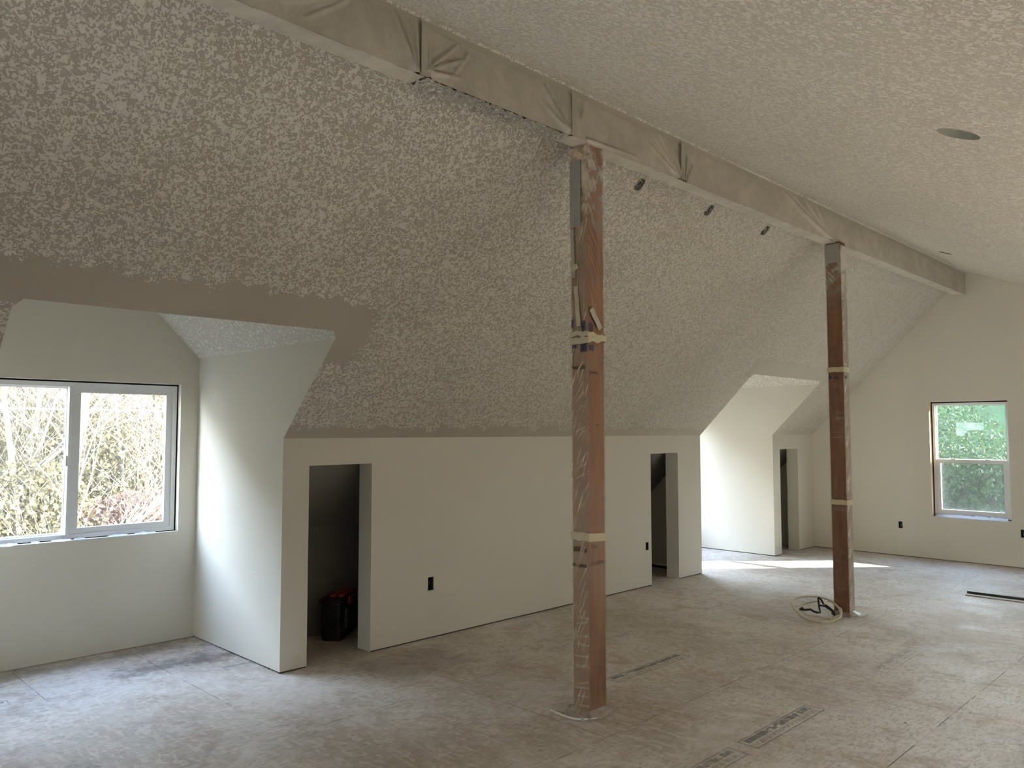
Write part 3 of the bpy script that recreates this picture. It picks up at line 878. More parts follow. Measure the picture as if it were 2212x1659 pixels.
for dz, hg, sd_ in ((2.088, 0.026, 2), (2.062, 0.024, 7), (2.076, 0.018, 9)):
    bm = bmesh.new(); band(bm, PX, PX+PB, PY, PY+PA, dz, hg, 0.009+0.001*sd_*.3, 0.012 if sd_ == 2 else -0.010, 0.014, sd_); link('tape_band', bm, M['mtape'], p1)
bm = bmesh.new(); strip_on(bm, 'x', PX-0.012, (-1.805, 2.70), (-1.815, 2.42), 0.026); link('tape_strip', bm, M['tape'], p1)
bm = bmesh.new(); strip_on(bm, 'x', PX-0.013, (-1.802, 2.465), (-1.845, 2.487), 0.032); link('tape_strip', bm, M['mtape'], p1)
bm = bmesh.new(); strip_on(bm, 'x', PX-0.014, (-1.833, 2.37), (-1.852, 2.14), 0.030); link('tape_strip', bm, M['mtape'], p1)
bm = bmesh.new(); strip_on(bm, 'y', PY-0.012, (0.815, 2.235), (0.90, 2.13), 0.036); link('tape_strip', bm, M['tape'], p1)
bm = bmesh.new(); strip_on(bm, 'x', PX-0.012, (-1.793, 1.92), (-1.797, 1.99), 0.02); link('tape_strip', bm, M['mtape'], p1)
bm = bmesh.new()
fold_sheet(bm, (PX-0.011, PY+PA+0.002, 2.71), (0, -1, 0), (0, 0, 1), (-1, 0, 0), 0.080, 0.385, 8, 20, [], rough=0.003, seed=12)
link('grey_plastic_patch', bm, M['gtape'], p1, True)
# printing on the wrapper, too smeared to read
def prints(rows, parent, mat):
    for axis, base, u0, u1, z, hgt in rows:
        bm = bmesh.new(); R = random.Random(int(z*1000)+int(abs(u0)*100))
        u = u0; s = 1 if u1 > u0 else -1
        while (u1-u)*s > 0.006:
            ww = R.uniform(0.007, 0.016)*s
            z0 = z+R.uniform(-.002, .002)
            pts = [(u, z0), (u+ww*.75, z0+R.uniform(-.001, .001)), (u+ww*.75, z0+hgt*R.uniform(.8, 1)), (u, z0+hgt*R.uniform(.8, 1))]
            poly(bm, [((base, a, b) if axis == 'x' else (a, base, b)) for a, b in pts]); u += ww
        link('smeared_print', bm, mat, parent)
prints([('x', PX-0.0085, -1.795, -1.815, 2.135, 0.055), ('x', PX-0.0085, -1.868, -1.903, 2.115, 0.06), ('y', PY-0.0085, 0.80, 0.835, 2.105, 0.055),
        ('x', PX-0.0085, -1.80, -1.835, 2.02, 0.020), ('x', PX-0.0085, -1.86, -1.903, 1.995, 0.05), ('y', PY-0.0085, 0.80, 0.84, 2.00, 0.04), ('x', PX-0.0085, -1.80, -1.85, 2.045, 0.012),
        ], p1, M['blueprint'])
M['faintprint'] = plain('faint_brown_print', (0.14, 0.075, 0.045), 0.5)
prints([('x', PX-0.0070, -1.80, -1.89, 0.885, 0.03), ('y', PY-0.0070, 0.81, 0.86, 0.905, 0.02), ('x', PX-0.0070, -1.795, -1.895, 0.80, 0.02), ('y', PY-0.007, 0.805, 0.92, 0.815, 0.018), ('y', PY-0.007, .86, .89, 1.58, .012), ('x', PX-.007, -1.80, -1.89, 1.90, .02), ('y', PY-.007, .81, .88, 1.87, .016)], p1, M['faintprint'])

def skirt(name, x0, x1, y0, y1, flare, seed, parent, lip=0.02):
    """wrap spread over the floor round the foot of a post"""
    bm = bmesh.new(); rings = []
    base = []
    for (p, q) in (((x0, y1), (x0, y0)), ((x0, y0), (x1, y0)), ((x1, y0), (x1, y1)), ((x1, y1), (x0, y1))):
        for i in range(12): t = i/12; base.append((p[0]+(q[0]-p[0])*t, p[1]+(q[1]-p[1])*t))
    cx, cy = (x0+x1)/2, (y0+y1)/2
    n = len(base)
    for k in range(6):
        t = k/5; ring = []
        for i, (x, y) in enumerate(base):
            dx, dy = x-cx, y-cy; L = math.hypot(dx, dy); dx, dy = dx/L, dy/L
            fl_ = flare(dx, dy)
            nz = mnoise.noise(Vector((i*0.4, k*0.5, seed)))
            out = 0.006+fl_*t*(1+0.35*nz)
            z = 0.034*(1-t)**1.6+0.004+max(0, 0.012*nz*t)+lip*t*t*max(0, nz)*1.5
            ring.append(bm.verts.new((x+dx*out, y+dy*out, z)))
        rings.append(ring)
    for k in range(5):
        for i in range(n):
            j = (i+1) % n
            bm.faces.new((rings[k][i], rings[k][j], rings[k+1][j], rings[k+1][i]))
    return link(name, bm, M['skirt'], parent, True)
skirt('plastic_skirt', PX, PX+PB, PY, PY+PA, lambda dx, dy: 0.03+0.055*max(0, -dx*0.7+dy*0.5)+0.02*max(0, -dx-dy), 1, p1, 0.03)
bm = bmesh.new()   # rolled lip of the skirt
pts = []
for i in range(15):
    t = i/14
    p = Vector((0.665, -1.735, 0.035)).lerp(Vector((0.80, -1.955, 0.012)), t)
    b = math.sin(math.pi*t)
    pts.append(p+Vector((-0.028*b, -0.028*b, -0.012*b)))
tube(bm, pts, [0.002+0.004*math.sin(math.pi*(0.1+0.85*i/14)) for i in range(15)], 6, flat=0.5)
link('rolled_edge', bm, M['scrap'], p1, True)

# ---- far post
QX, QY, QB, QA = 4.1395, -1.9591, 0.107, 0.1281
bm = bmesh.new()
box(bm, QX, QX+QB, QY, QY+QA, 0.0, ZB+0.006, 0, 0.003)
p2 = link('support_post', bm, M['post_b'])
tag(p2, 'farther of two timber posts, dark brown, with a wire coil at its foot', 'post', kind='thing')
R2 = random.Random(5); fr2 = []; fl2 = []
for k in range(46):
    z = R2.uniform(0.05, 3.0); fr2.append((QB*R2.uniform(0, .3), z, QB*R2.uniform(.6, 1.), z+R2.uniform(-.02, .16), 0.008, 0.006))
for k in range(3): fl2.append((QA*.1, 3.0-0.05*k, QA*.95, 2.85-.05*k, 0.006, 0.007))
for k in range(8): z = R2.uniform(.1, 2.8); fl2.append((QA*R2.uniform(0, .4), z, QA*R2.uniform(.6, 1), z+R2.uniform(-.1, .1), 0.006, 0.003))
bm = bmesh.new()
wrap_face(bm, (QX-0.004, QY+QA+0.003, 0), (0, -1, 0), (-1, 0, 0), QA+0.007, 0.02, 3.15, fl2, 11)
wrap_face(bm, (QX+QB+0.004, QY+QA+0.003, 0), (-1, 0, 0), (0, 1, 0), QB+0.008, 0.02, 3.15, [], 13, False)
link('plastic_wrap', bm, M['wrap'], p2, True)
bm = bmesh.new()
wrap_face(bm, (QX-0.004, QY-0.004, 0), (1, 0, 0), (0, -1, 0), QB+0.008, 0.02, 3.15, fr2, 12)
wrap_face(bm, (QX+QB+0.004, QY-0.004, 0), (0, 1, 0), (1, 0, 0), QA+0.007, 0.02, 3.15, [], 14, False)
link('milky_wrap', bm, M['wrap_milky'], p2, True)
for z in (2.075, 0.948):
    bm = bmesh.new(); band(bm, QX, QX+QB, QY, QY+QA, z, 0.042, 0.008, 0.002, 0.004, z); link('tape_band', bm, M['mtape'], p2)
bm = bmesh.new()
fold_sheet(bm, (QX-0.010, QY+QA+0.002, 3.00), (0, -1, 0), (0, 0, 1), (-1, 0, 0), QA+0.003, 0.165, 10, 12, [(0, .1, .12, .09, .006, .006), (0, .13, .12, .125, .006, .006)], rough=0.004, seed=21)
link('grey_plastic_patch', bm, M['gtape'], p2, True)
prints([('x', QX-0.0075, -1.84, -1.865, 1.995, 0.035), ('x', QX-0.0075, -1.88, -1.92, 2.0, 0.02), ('y', QY-0.0085, 4.15, 4.20, 2.0, 0.03)], p2, M['blueprint'])
skirt('plastic_skirt', QX, QX+QB, QY, QY+QA, lambda dx, dy: 0.02+0.085*max(0, dx*0.7-dy*0.7), 3, p2, 0.02)

# ================================================================== ELECTRICAL BOXES
M['boxin'] = plain('dark_box_plastic', (0.045, 0.045, 0.045), 0.5)
M['boxgrey'] = plain('grey_box_plastic', (0.36, 0.36, 0.32), 0.5)
M['wire_w'] = plain('white_wire_jacket', (0.70, 0.68, 0.62), 0.45)
M['wire_b'] = plain('black_wire', (0.02, 0.02, 0.02), 0.45)
M['copper'] = plain('bare_copper', (0.65, 0.33, 0.16), 0.35, 0.5, Metallic=0.9)
def open_box(bm, hole, depth, a, b):
    reveal(bm, hole, a, b)
    poly(bm, [b(*p) for p in hole])
def wires(parent, c, ax, nrm, s=1.0, bright=True, seed=0):
    R = random.Random(seed); c = Vector(c); ax = Vector(ax); nrm = Vector(nrm); zz = Vector((0, 0, 1))
    for k, mt in enumerate(('wire_w', 'wire_b', 'copper') if bright else ('wire_b', 'wire_b', 'copper')):
        bm = bmesh.new(); pts = []
        for i in range(14):
            t = i/13
            pts.append(c+ax*(0.010*math.sin(t*6+k*2)*s)+zz*((0.030-0.055*t)*s*(1 if k % 2 else -1)+0.006*math.sin(t*9+k))+nrm*(-0.030+0.016*math.sin(t*math.pi)))
        tube(bm, pts, 0.0028 if k < 2 else 0.0016, 6); link('wire', bm, M[mt], parent, True)
def wall_outlet(o, plane, label, seed, bright):
    if plane == 'y':
        a = lambda u, v: Vector((u, 0.004, v)); b = lambda u, v: Vector((u, 0.058, v)); ctr = (o[0], 0.0, o[1]); ax = (1, 0, 0); nr = (0, -1, 0)
    else:
        a = lambda u, v: Vector((X9+0.004, u, v)); b = lambda u, v: Vector((X9+0.058, u, v)); ctr = (X9, o[0], o[1]); ax = (0, 1, 0); nr = (-1, 0, 0)
    t = empty('outlet_box'); tag(t, label, 'outlet box', 'open outlet boxes in the walls')
    h = rect(o[0]-o[2]+0.001, o[0]+o[2]-0.001, o[1]-o[3]+0.001, o[1]+o[3]-0.001)
    bm = bmesh.new(); open_box(bm, h, 0, a, b); link('box', bm, M['boxin'], t)
    wires(t, Vector(ctr)+Vector(nr)*(-0.012), ax, nr, 1.0, bright, seed)
wall_outlet(OUT1, 'y', 'open outlet box in the low wall between the dark doorway and nearer post', 1, False)
wall_outlet(OUT2, 'y', 'open outlet box beside the left edge of the middle narrow doorway', 2, False)
wall_outlet(GO[0], 'x', 'open outlet box in end wall, below and left of the window', 3, True)
wall_outlet(GO[1], 'x', 'open outlet box in end wall, right of window, cut by picture edge', 4, True)
for i, ((x, y), lb) in enumerate(zip(SBOX, ('open light box beside beam, nearest of three to the nearer post', 'middle open light box of the three along the ridge beam', 'open light box beside beam, nearest of three to the farther post'))):
    nrm = Vector((0, RS, 1)).normalized()
    t = empty('light_box'); tag(t, lb, 'light box', 'open light boxes along the beam')
    h = octo(x, y, 0.0355, 0.0305)
    a = lambda u, v: to_l(u, v)-nrm*0.0005
    b = lambda u, v: to_l(u, v)+nrm*0.030
    bm = bmesh.new(); open_box(bm, h, 0, a, b); link('box', bm, M['boxgrey'], t)
    bm = bmesh.new(); c = to_l(x, y)+nrm*0.012; sv = Vector((0, 1, -RS)).normalized(); xv = Vector((1, 0, 0))
    pts = [c+xv*(0.018*math.cos(k*0.5+i))+sv*(0.024*math.sin(k*0.5+i*.7))+nrm*(0.01*math.sin(k)) for k in range(12)]
    tube(bm, pts, 0.003, 6); link('wire', bm, M['wire_w'], t, True)
    bm = bmesh.new(); tube(bm, [c+xv*0.02-sv*0.03, c+sv*0.01+xv*.002, c-xv*0.015+sv*0.03], 0.003, 6); link('wire', bm, M['wire_b'], t, True)
# recessed can and the small box in the right ceiling
M['can'] = mottled('can_interior', (0.46, 0.46, 0.40), 0.15, 30, 0.6)
nr_ = Vector((0, -RR, 1)).normalized()
t = empty('recessed_light_can'); tag(t, 'round cut-out for a recessed light in the right-hand ceiling slope', 'light can')
bm = bmesh.new()
ring0 = [bm.verts.new(to_r(*p)-nr_*0.0005) for p in circ]; ring1 = [bm.verts.new(to_r(*p)+nr_*0.05) for p in circ]
for i in range(36): j = (i+1) % 36; bm.faces.new((ring0[i], ring0[j], ring1[j], ring1[i]))
link('can', bm, M['can'], t, True)
bm = bmesh.new()
cc = to_r(*CANC)
rows = [[bm.verts.new(cc+nr_*(0.03+0.012*mnoise.noise(Vector((i*.7, k*.8, 3))))+(to_r(*circ[i])-cc)*(k/4)*.99) for i in range(36)] for k in range(1, 5)]
c0 = bm.verts.new(cc+nr_*0.03)
for i in range(36):
    j = (i+1) % 36; bm.faces.new((c0, rows[0][i], rows[0][j]))
    for k in range(3): bm.faces.new((rows[k][i], rows[k+1][i], rows[k+1][j], rows[k][j]))
link('paper_plug', bm, M['can'], t, True)
t = empty('ceiling_box'); tag(t, 'small dark slot of an open box high in the right ceiling near the end wall', 'light box')
h = octo(SLOT[0], SLOT[1], 0.0355, 0.0545, 0.3)
bm = bmesh.new(); open_box(bm, h, 0, lambda u, v: to_r(u, v)-nr_*0.0005, lambda u, v: to_r(u, v)+nr_*0.05); link('box', bm, M['boxin'], t)

# ================================================================== FLOOR OBJECTS
# coil of strapping leaning by the far post
M['strap_c'] = mottled('cream_strapping', (0.60, 0.53, 0.38), 0.12, 20, 0.45)
M['strap_k'] = mottled('dark_strapping', (0.055, 0.05, 0.045), 0.2, 20, 0.45)
t = empty('wire_coil', (3.93, -1.77, 0)); tag(t, 'loose coil of cream cable with a dark strap leaning at farther post', 'cable')
ro = Vector((math.cos(yaw), -math.sin(yaw), 0)); th = math.radians(21)
uo = Vector((math.sin(yaw)*math.cos(th), math.cos(yaw)*math.cos(th), math.sin(th)))
def ring(c, R, ph0, ph1, n=48, wob=0.006, sq=1.0, seed=0):
    return [Vector(c)+ro*(R*math.cos(ph0+(ph1-ph0)*i/n))+uo*(R*sq*math.sin(ph0+(ph1-ph0)*i/n))+Vector((0, 0, wob*math.sin(i*0.37+seed))) for i in range(n+1)]
bm = bmesh.new(); tube(bm, ring((0, 0, 0.074), 0.190, 0, 2*math.pi*0.995), 0.0075, 7); link('outer_loop', bm, M['strap_c'], t, True)
bm = bmesh.new(); tube(bm, ring((0.0, -0.012, 0.070), 0.183, 3.3, 6.2, seed=2), 0.007, 7); link('loop', bm, M['strap_c'], t, True)
bm = bmesh.new(); tube(bm, ring((0.03, -0.01, 0.062), 0.150, 1.2, 5.4, seed=1, sq=0.75), 0.006, 7); link('loop', bm, M['strap_c'], t, True)
bm = bmesh.new(); tube(bm, ring((0.045, -0.03, 0.068), 0.155, -1.5, 1.0, seed=4, sq=.85), 0.006, 7); link('loop', bm, M['strap_c'], t, True)
def P3(u, v, dz=0.0): return Vector((0, 0, 0.074))+ro*u+uo*v+Vector((0, 0, dz))
def ribbon(pts, wd, mat, name, parent):
    bm = bmesh.new(); rows = []
    for i, p in enumerate(pts):
        tt = (pts[min(i+1, len(pts)-1)]-pts[max(i-1, 0)]).normalized()
        s = tt.cross(Vector((-fwd.x, -fwd.y, 0.4))).normalized()*wd/2
        rows.append((bm.verts.new(p-s), bm.verts.new(p+s)))
    for i in range(len(rows)-1): bm.faces.new((rows[i][0], rows[i][1], rows[i+1][1], rows[i+1][0]))
    bmesh.ops.solidify(bm, geom=bm.faces[:], thickness=0.002)
    link(name, bm, mat, parent)
ribbon([P3(-.145, -.01), P3(-.10, -.02), P3(-.06, -.03, .01), P3(-.035, -.045), P3(-.01, -.06), P3(0.012, -.055), P3(.03, .02, .01), P3(.05, .09, .02), P3(.065, .125, .02)], 0.018, M['strap_k'], 'dark_strap', t)
ribbon([P3(.062, .125, .022), P3(.08, .11, .015), P3(.085, .06, .0), P3(.088, .03, 0), P3(.04, .03, 0.01)], 0.016, M['strap_k'], 'dark_strap', t)
ribbon([P3(-.13, .0, .006), P3(-.115, -.015, .002)], 0.024, M['strap_k'], 'dark_strap', t)
ribbon([P3(.088, .05), P3(.105, .01), P3(.125, -.045), P3(.105, -.10)], 0.03, M['strap_k'], 'dark_strap', t)

# two strips lying on the floor at the right
M['lath_d'] = mottled('dark_metal_strip', (0.035, 0.028, 0.025), 0.3, 20, 0.5)
M['lath_l'] = mottled('grey_wood_strip', (0.40, 0.34, 0.29), 0.2, 20, 0.6)
bm = bmesh.new(); box(bm, 5.915, 5.955, -3.55, -2.362, 0.0, 0.022, 0, 0.002)
o = link('wood_strip', bm, M['lath_d']); tag(o, 'dark thin strip on the floor below end window, farther of the pair', 'strip', 'strips lying on the floor')
bm = bmesh.new(); box(bm, 5.79, 5.83, -3.62, -2.378, 0.0, 0.010, 0, 0.002)
o = link('wood_strip', bm, M['lath_l']); tag(o, 'pale thin strip on the floor below end window, nearer of the pair', 'strip', 'strips lying on the floor')

# black tool case with an orange top in the crawl space
M['bag'] = mottled('black_case_plastic', (0.022, 0.023, 0.023), 0.3, 14, 0.38, 0.5, 0.4, 40)
M['orange'] = mottled('orange_case_lid', (0.62, 0.09, 0.025), 0.15, 14, 0.45)
M['logo_w'] = plain('pale_logo_ink', (0.62, 0.62, 0.62), 0.5)
ang = math.atan2(0.64, 0.77)
t = empty('tool_case', (0.705, 0.385, 0.0), ang); tag(t, 'black tool case with orange top standing inside the dark doorway', 'tool case')
L_, Wd, Ht = 0.40, 0.165, 0.285
bm = bmesh.new()   # body with a rounded front end, local x along the case, -y is the face with the badge
prof = []
for k in range(9):
    a = math.pi*0.5+math.pi*0.5*k/8; prof.append((0.05+0.05*math.cos(a), Wd-0.05+0.05*math.sin(a)))
for k in range(9):
    a = math.pi+math.pi*0.5*k/8; prof.append((0.03+0.03*math.cos(a), 0.03+0.03*math.sin(a)))
prof += [(L_, 0.0), (L_, Wd)]
levels = [(0.0, 0.93), (0.012, 0.97), (0.10, 0.99), (0.105, 1.0), (0.20, 1.0), (0.205, 1.02), (Ht-0.02, 1.02), (Ht, 0.99)]
rows = []
for z, s in levels:
    rows.append([bm.verts.new((L_/2+(x-L_/2)*s, Wd/2+(y-Wd/2)*s, z)) for x, y in prof])
n = len(prof)
for k in range(len(rows)-1):
    for i in range(n): j = (i+1) % n; bm.faces.new((rows[k][i], rows[k][j], rows[k+1][j], rows[k+1][i]))
bm.faces.new(rows[0][::-1]); bm.faces.new(rows[-1])
link('body', bm, M['bag'], t)
bm = bmesh.new()   # moulded grips on the end
box(bm, -0.016, 0.004, 0.022, 0.062, 0.232, 0.244, 0, 0.003); box(bm, -0.016, 0.004, 0.022, 0.062, 0.196, 0.206, 0, 0.003)
box(bm, -0.016, 0.004, 0.020, 0.028, 0.17, 0.27, 0, 0.003); box(bm, -0.016, 0.004, 0.058, 0.066, 0.17, 0.27, 0, 0.003); box(bm, -0.016, 0.004, 0.12, 0.132, 0.15, 0.27, 0, 0.003)
link('end_grip', bm, M['bag'], t)
bm = bmesh.new(); tube(bm, [(-0.012, 0.02+0.13*i/12, 0.105-0.028*math.sin(math.pi*i/12)) for i in range(13)], 0.006, 7); link('strap', bm, M['bag'], t, True)
bm = bmesh.new(); box(bm, -0.01, L_+0.005, -0.004, Wd+0.004, Ht-0.004, Ht+0.022, 0, 0.006); lid = link('lid', bm, M['bag'], t)
for yy in (0.012, 0.075):
    bm = bmesh.new(); box(bm, 0.10, L_+0.004, yy, yy+0.045, Ht+0.018, Ht+0.034, 0, 0.004); link('orange_rail', bm, M['orange'], lid)
bm = bmesh.new(); box(bm, 0.17, 0.27, -0.016, 0.0, Ht-0.045, Ht+0.012, 0, 0.004); link('orange_latch', bm, M['orange'], t)
bm = bmesh.new()   # oval badge, upright oval ring
A_, B_ = 0.040, 0.074; lc = (0.105, 0.150); yy = -0.0055
vo = []; vi = []
for k in range(40):
    a = 2*math.pi*k/40
    vo.append(bm.verts.new((lc[0]+A_*math.cos(a), yy, lc[1]+B_*math.sin(a)))); vi.append(bm.verts.new((lc[0]+(A_-.008)*math.cos(a), yy, lc[1]+(B_-.010)*math.sin(a))))
for k in range(40): j = (k+1) % 40; bm.faces.new((vo[k], vo[j], vi[j], vi[k]))
bmesh.ops.solidify(bm, geom=bm.faces[:], thickness=-0.0015)
badge = link('oval_badge', bm, M['logo_w'], t)
fc = bpy.data.curves.new('badge_lettering', 'FONT'); fc.body = 'WERNER'; fc.size = 0.030; fc.align_x = 'CENTER'; fc.align_y = 'CENTER'; fc.extrude = 0.0006; fc.materials.append(M['logo_w'])
ftmp = bpy.data.objects.new('badge_lettering_curve', fc); COL.objects.link(ftmp)
fme = bpy.data.meshes.new_from_object(ftmp.evaluated_get(bpy.context.evaluated_depsgraph_get()))
bpy.data.objects.remove(ftmp)
fo = bpy.data.objects.new('badge_lettering', fme); COL.objects.link(fo); fo.parent = badge
fo.location = (lc[0], yy-0.0006, lc[1])
fo.rotation_euler = (math.pi/2, -math.pi/2, 0)

# crumbs of drywall and screws on the floor
M['crumb'] = mottled('drywall_crumb', (0.62, 0.60, 0.56), 0.1, 60, 0.8)
def crumb(name, x, y, r, mat, label, grp=None, cat='debris'):
    bm = bmesh.new(); R = random.Random(int(x*977+y*131))
    bmesh.ops.create_icosphere(bm, subdivisions=2, radius=r)
    for v in bm.verts:
        v.co *= 0.8+0.45*R.random(); v.co.z = abs(v.co.z)*0.6
        v.co += Vector((x, y, 0))
    o = link(name, bm, mat); tag(o, label, cat, grp); return o
crumb('drywall_crumb', 1.925, -3.150, 0.012, M['crumb'], 'small pale lump of plaster on the floor near the lower right corner')

# ================================================================== OUTDOORS
def mat_leaf(name, a, b, trans=0.5):
    n = N(name)
    f = n.noise(6, 3); g_ = n.noise(1.3, 2, w=2.0)
    c = n.mix(f, rgba(*a), rgba(*b))
    c = n.mix(n.math('MULTIPLY', g_, 0.5), c, rgba(*[min(1, q*1.35) for q in b]))
    d = n.bsdf(c, 0.55, None, 0.3)
    tl = n.n('ShaderNodeBsdfTranslucent'); n.put(tl.inputs[0], c)
    mx = n.n('ShaderNodeMixShader', i_0=trans, i_1=d, i_2=tl.outputs[0])
    return n.done(mx.outputs[0])
M['bark'] = mottled('pale_bark', (0.13, 0.115, 0.085), 0.3, 5, 0.8)
M['bark_d'] = mottled('dark_bark', (0.10, 0.08, 0.055), 0.3, 5, 0.85)
M['leaf_tan'] = mat_leaf('tan_leaves', (0.12, 0.10, 0.055), (0.17, 0.145, 0.085), 0.35)
M['leaf_olive'] = mat_leaf('olive_leaves', (0.098, 0.084, 0.043), (0.15, 0.13, 0.075), 0.35)
M['leaf_red'] = mat_leaf('reddish_leaves', (0.15, 0.09, 0.062), (0.19, 0.125, 0.09), 0.35)
M['leaf_green'] = mat_leaf('green_leaves', (0.012, 0.034, 0.010), (0.030, 0.066, 0.016), 0.35)
M['hill'] = mottled('brushy_hillside', (0.040, 0.034, 0.018), 0.5, 2.2, 0.9)

M['cable'] = plain('pale_cable', (0.3, 0.29, 0.27), 0.5)
M['hill_green'] = mottled('green_hillside', (0.022, 0.050, 0.014), 0.6, 3.5, 0.9)

def bare_tree(name, loc, h, seed, mat, label, group, lean=(0, 0)):
    R = random.Random(seed); bm = bmesh.new()
    def grow(p, d, ln, r, depth):
        n = 4 if depth > 1 else 5
        pts = [p]; q = p.copy(); dd = d.copy()
        for i in range(n):
            dd = (dd+Vector((R.uniform(-1, 1), R.uniform(-1, 1), R.uniform(-.4, .7)))*0.20).normalized()
            q = q+dd*(ln/n); pts.append(q.copy())
        tube(bm, pts, [r*(1-0.55*i/n) for i in range(n+1)], 4 if depth else 6)
        if depth >= 4: return
        kids = (13, 6, 4, 3)[depth]
        for k in range(kids):
            i = R.randint(2 if depth == 0 else 1, n)
            a = R.uniform(0, 6.283)
            side = Vector((math.cos(a), math.sin(a), R.uniform(.1, .9)))
            nd = (dd*0.55+side*0.75).normalized()
            grow(pts[i], nd, ln*R.uniform(.42, .68), max(0.0035, r*(0.40 if depth else 0.30)), depth+1)
    grow(Vector(loc), Vector((lean[0], lean[1], 1)).normalized(), h, h*0.010, 0)
    o = link(name, bm, mat); tag(o, label, 'tree', group); return o

def leaf_cloud(bm, c, rad, n, size, R, flat=0.8):
    for k in range(n):
        while True:
            p = Vector((R.uniform(-1, 1), R.uniform(-1, 1), R.uniform(-1, 1)))
            if 0.15 < p.length < 1: break
        p = p.normalized()*(p.length**0.45)
        q = Vector(c)+Vector((p.x*rad[0], p.y*rad[1], p.z*rad[2]))
        a = Vector((R.gauss(0, 1), R.gauss(0, 1), R.gauss(0, .8))).normalized()
        b = a.orthogonal().normalized(); b.rotate(Matrix.Rotation(R.uniform(0, 6.28), 3, a))
        s = size*R.uniform(.6, 1.4)
        e2 = a.cross(b)*s*0.28
        v = [bm.verts.new(q-b*s*.5), bm.verts.new(q+e2), bm.verts.new(q+b*s*.5), bm.verts.new(q-e2-a*s*.08)]
        bm.faces.new(v)

def shrub(name, base, clumps, size, n, seed, mat, label, cat, group, stem=True):
    R = random.Random(seed)
    t = empty(name, base); tag(t, label, cat, group)
    bm = bmesh.new()
    for c, rad in clumps: leaf_cloud(bm, c, rad, int(n/len(clumps)), size, R)
    link('foliage', bm, mat, t)
    if stem:
        bm = bmesh.new()
        for c, rad in clumps:
            pts = [Vector((0, 0, 0)), Vector(c)*0.5+Vector((R.uniform(-.1, .1), R.uniform(-.1, .1), 0)), Vector(c), Vector(c)+Vector((R.uniform(-.2, .2)*rad[0], 0, rad[2]*.6))]
            tube(bm, pts, [0.09, 0.06, 0.04, 0.01], 6)
        link('stem', bm, M['bark_d'], t)
    return t

# ground outside, rising to a brushy bank behind the dormers
GZ0 = -3.0
bm = bmesh.new(); rows = []
for j in range(41):
    row = []
    for i in range(61):
        x = -30+i*1.25; y = 1.9+j*0.9
        k = max(0, (y-9)/16)
        z = GZ0+(17.0-6.5*max(0, min(1, (x-4.5)/4.0)))*(k*k*(3-2*k) if k < 1 else 1)+0.35*mnoise.noise(Vector((x*.35, y*.35, 0)))+0.18*mnoise.noise(Vector((x*1.1, y*1.1, 3)))  # bank height shaped to cut low sky light at each dormer
        row.append(bm.verts.new((x, y, z)))
    rows.append(row)
for j in range(40):
    for i in range(60): bm.faces.new((rows[j][i], rows[j][i+1], rows[j+1][i+1], rows[j+1][i]))
for q in (((X9+.4, -40, GZ0), (45, -40, GZ0), (45, 1.9, GZ0), (X9+.4, 1.9, GZ0)), ((-30, -40, GZ0), (X9+.4, -40, GZ0), (X9+.4, -7.2, GZ0), (-30, -7.2, GZ0))):
    poly(bm, q)
struct('hillside', bm, M['hill'], None, True)
bm = bmesh.new(); rows = []  # unseen bank added to block low sky from the right windows
for j in range(21):
    row = []
    for i in range(41):
        x = -35+i*2.5; y = -12-j*0.9
        k = min(1, j/12)
        z = GZ0+8.6*k*k*(3-2*k)+0.5*mnoise.noise(Vector((x*.3, y*.3, 8)))
        row.append(bm.verts.new((x, y, z)))
    rows.append(row)
for j in range(20):
    for i in range(40): bm.faces.new((rows[j][i], rows[j][i+1], rows[j+1][i+1], rows[j+1][i]))
struct('sky_block_right', bm, M['hill'], None, True)
bm = bmesh.new(); rows = []
for j in range(16):
    row = []
    for i in range(31):
        y = -14+i*1.6; x = 15.5+j*0.9
        k = min(1, j/9)
        z = GZ0-0.1+7.6*k*k*(3-2*k)*(0.35+0.65*max(0, min(1, (y+9)/6)))+0.5*mnoise.noise(Vector((x*.5, y*.5, 4)))+0.25*mnoise.noise(Vector((x*1.6, y*1.6, 4)))
        row.append(bm.verts.new((x, y, z)))
    rows.append(row)
for j in range(15):
    for i in range(30): bm.faces.new((rows[j][i], rows[j][i+1], rows[j+1][i+1], rows[j+1][i]))
struct('hillside_far', bm, M['hill_green'], None, True)

G1 = 'bare trees outside the near window'
TL = 'bare pale-barked tree seen through the near sliding window'
for i, (x, y, h, mt) in enumerate(((-0.3, 6.2, 5.2, 'bark'), (1.0, 8.0, 6.4, 'bark'), (1.75, 7.0, 5.6, 'bark'), (2.7, 9.5, 6.8, 'bark'), (0.2, 9.2, 6.5, 'bark'), (3.4, 11.5, 7.5, 'bark'), (1.5, 11.0, 7.2, 'bark'))):
    bare_tree('bare_tree', (x, y, GZ0+(max(0, (y-9)/16)**2*8)), h, 20+i, M[mt], TL if i < 7 else 'bare pale-barked tree standing outside the far dormer', G1 if i < 7 else 'bare trees outside the far dormer', (random.uniform(-.15, .15), 0))
bm = bmesh.new()
tube(bm, [(-8+i, 7.4, 1.86+0.004*(i-9)**2*0.3) for i in range(20)], 0.012, 5)
o = link('utility_cable', bm, M['cable']); tag(o, 'thin pale cable crossing in front of the trees outside near window', 'cable')
R3 = random.Random(9)
k = 0
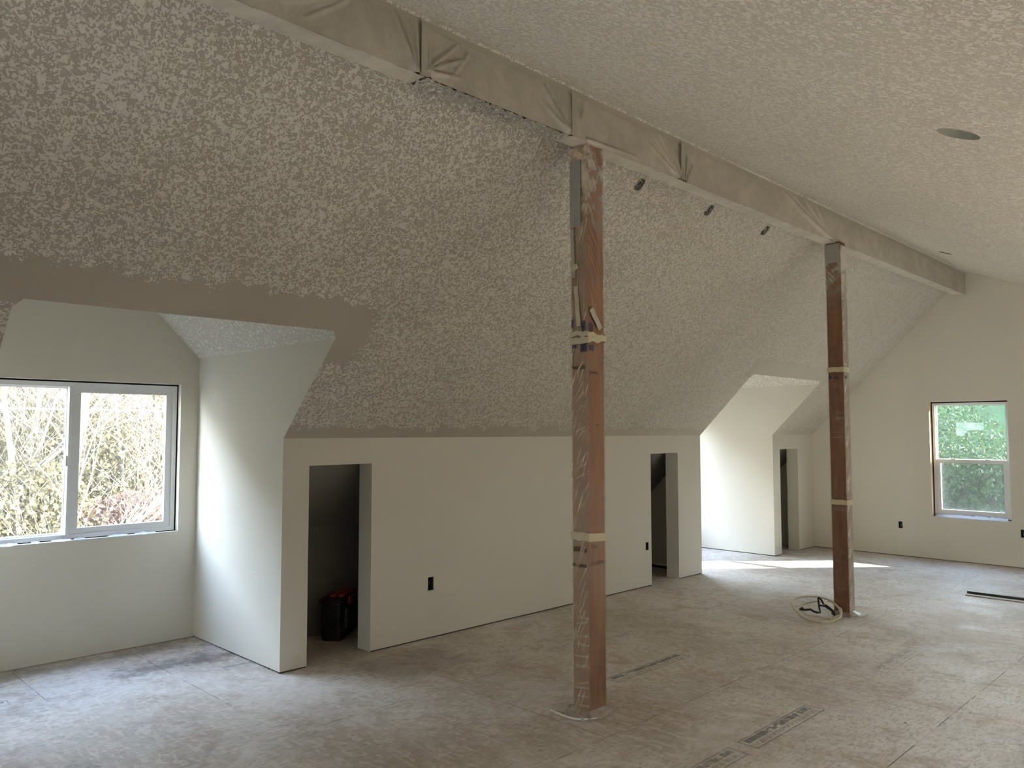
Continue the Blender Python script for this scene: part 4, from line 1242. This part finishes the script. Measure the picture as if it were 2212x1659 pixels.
for (x, y, zc, rr, mt) in ((0.0, 8.5, 0.3, 1.2, 'leaf_olive'), (1.3, 10.0, 0.6, 1.5, 'leaf_olive'), (2.9, 11.5, 1.4, 1.6, 'leaf_tan'), (4.2, 13.0, 1.6, 1.8, 'leaf_olive'), (1.4, 13.5, 2.0, 1.8, 'leaf_tan'), (2.6, 15.0, 2.2, 2.0, 'leaf_tan'),
                            (0.7, 6.8, -1.2, 1.0, 'leaf_tan'), (2.0, 8.0, 0.05, 1.1, 'leaf_red'), (3.0, 10.2, -0.8, 1.3, 'leaf_tan'), (0.4, 10.6, -0.4, 1.3, 'leaf_tan'), (2.0, 12.5, -0.1, 1.5, 'leaf_red'), (-1.2, 9.0, 0.0, 1.4, 'leaf_olive'), (5.2, 12.0, 0.3, 1.6, 'leaf_tan')):
    near = x < 6
    lab = {'leaf_olive': 'olive leafy bush behind the bare trees outside near window', 'leaf_tan': 'dry tan bush behind the bare trees outside near window', 'leaf_red': 'reddish dry bush low outside the near window'}[mt]
    cl = []
    for q in range(4):
        cl.append(((R3.uniform(-.5, .5)*rr, R3.uniform(-.4, .4)*rr, zc-GZ0+R3.uniform(-.6, .5)*rr), (rr*.75, rr*.7, rr*.75)))
    if near: shrub('bush', (x, y, GZ0), cl, 0.085, 6500, 50+k, M[mt], lab, 'bush', 'bushes outside the near window, ' + mt[5:])
    else: shrub('bush', (x, y, GZ0), cl, 0.2, 1200, 50+k, M[mt], 'leafy bush standing outside the far dormer', 'bush', 'bushes outside the far dormer')
    k += 1
# green trees beyond the end window
for i, (x, y, zc, rr) in enumerate(((12.6, 0.1, -0.4, 1.5), (13.4, -1.4, -0.5, 1.5), (14.6, 1.2, 0.5, 1.7), (15.4, -0.5, 0.3, 1.7), (17.0, 2.2, 0.6, 2.0), (12.4, 1.9, -.6, 1.5), (13.6, 0.6, 0.7, 1.4), (12.9, -0.6, 0.6, 1.2), (15.5, 0.6, 1.4, 1.6))):
    cl = []
    for q in range(5): cl.append(((R3.uniform(-.35, .35)*rr, R3.uniform(-.45, .45)*rr, zc-GZ0+R3.uniform(-.9, .35)*rr), (rr*.7, rr*.75, rr*.75)))
    shrub('leafy_tree', (x, y, GZ0), cl, 0.075, 11000, 90+i, M['leaf_green'], 'dense green leafy tree seen through the end wall window', 'tree', 'green trees outside the end window')
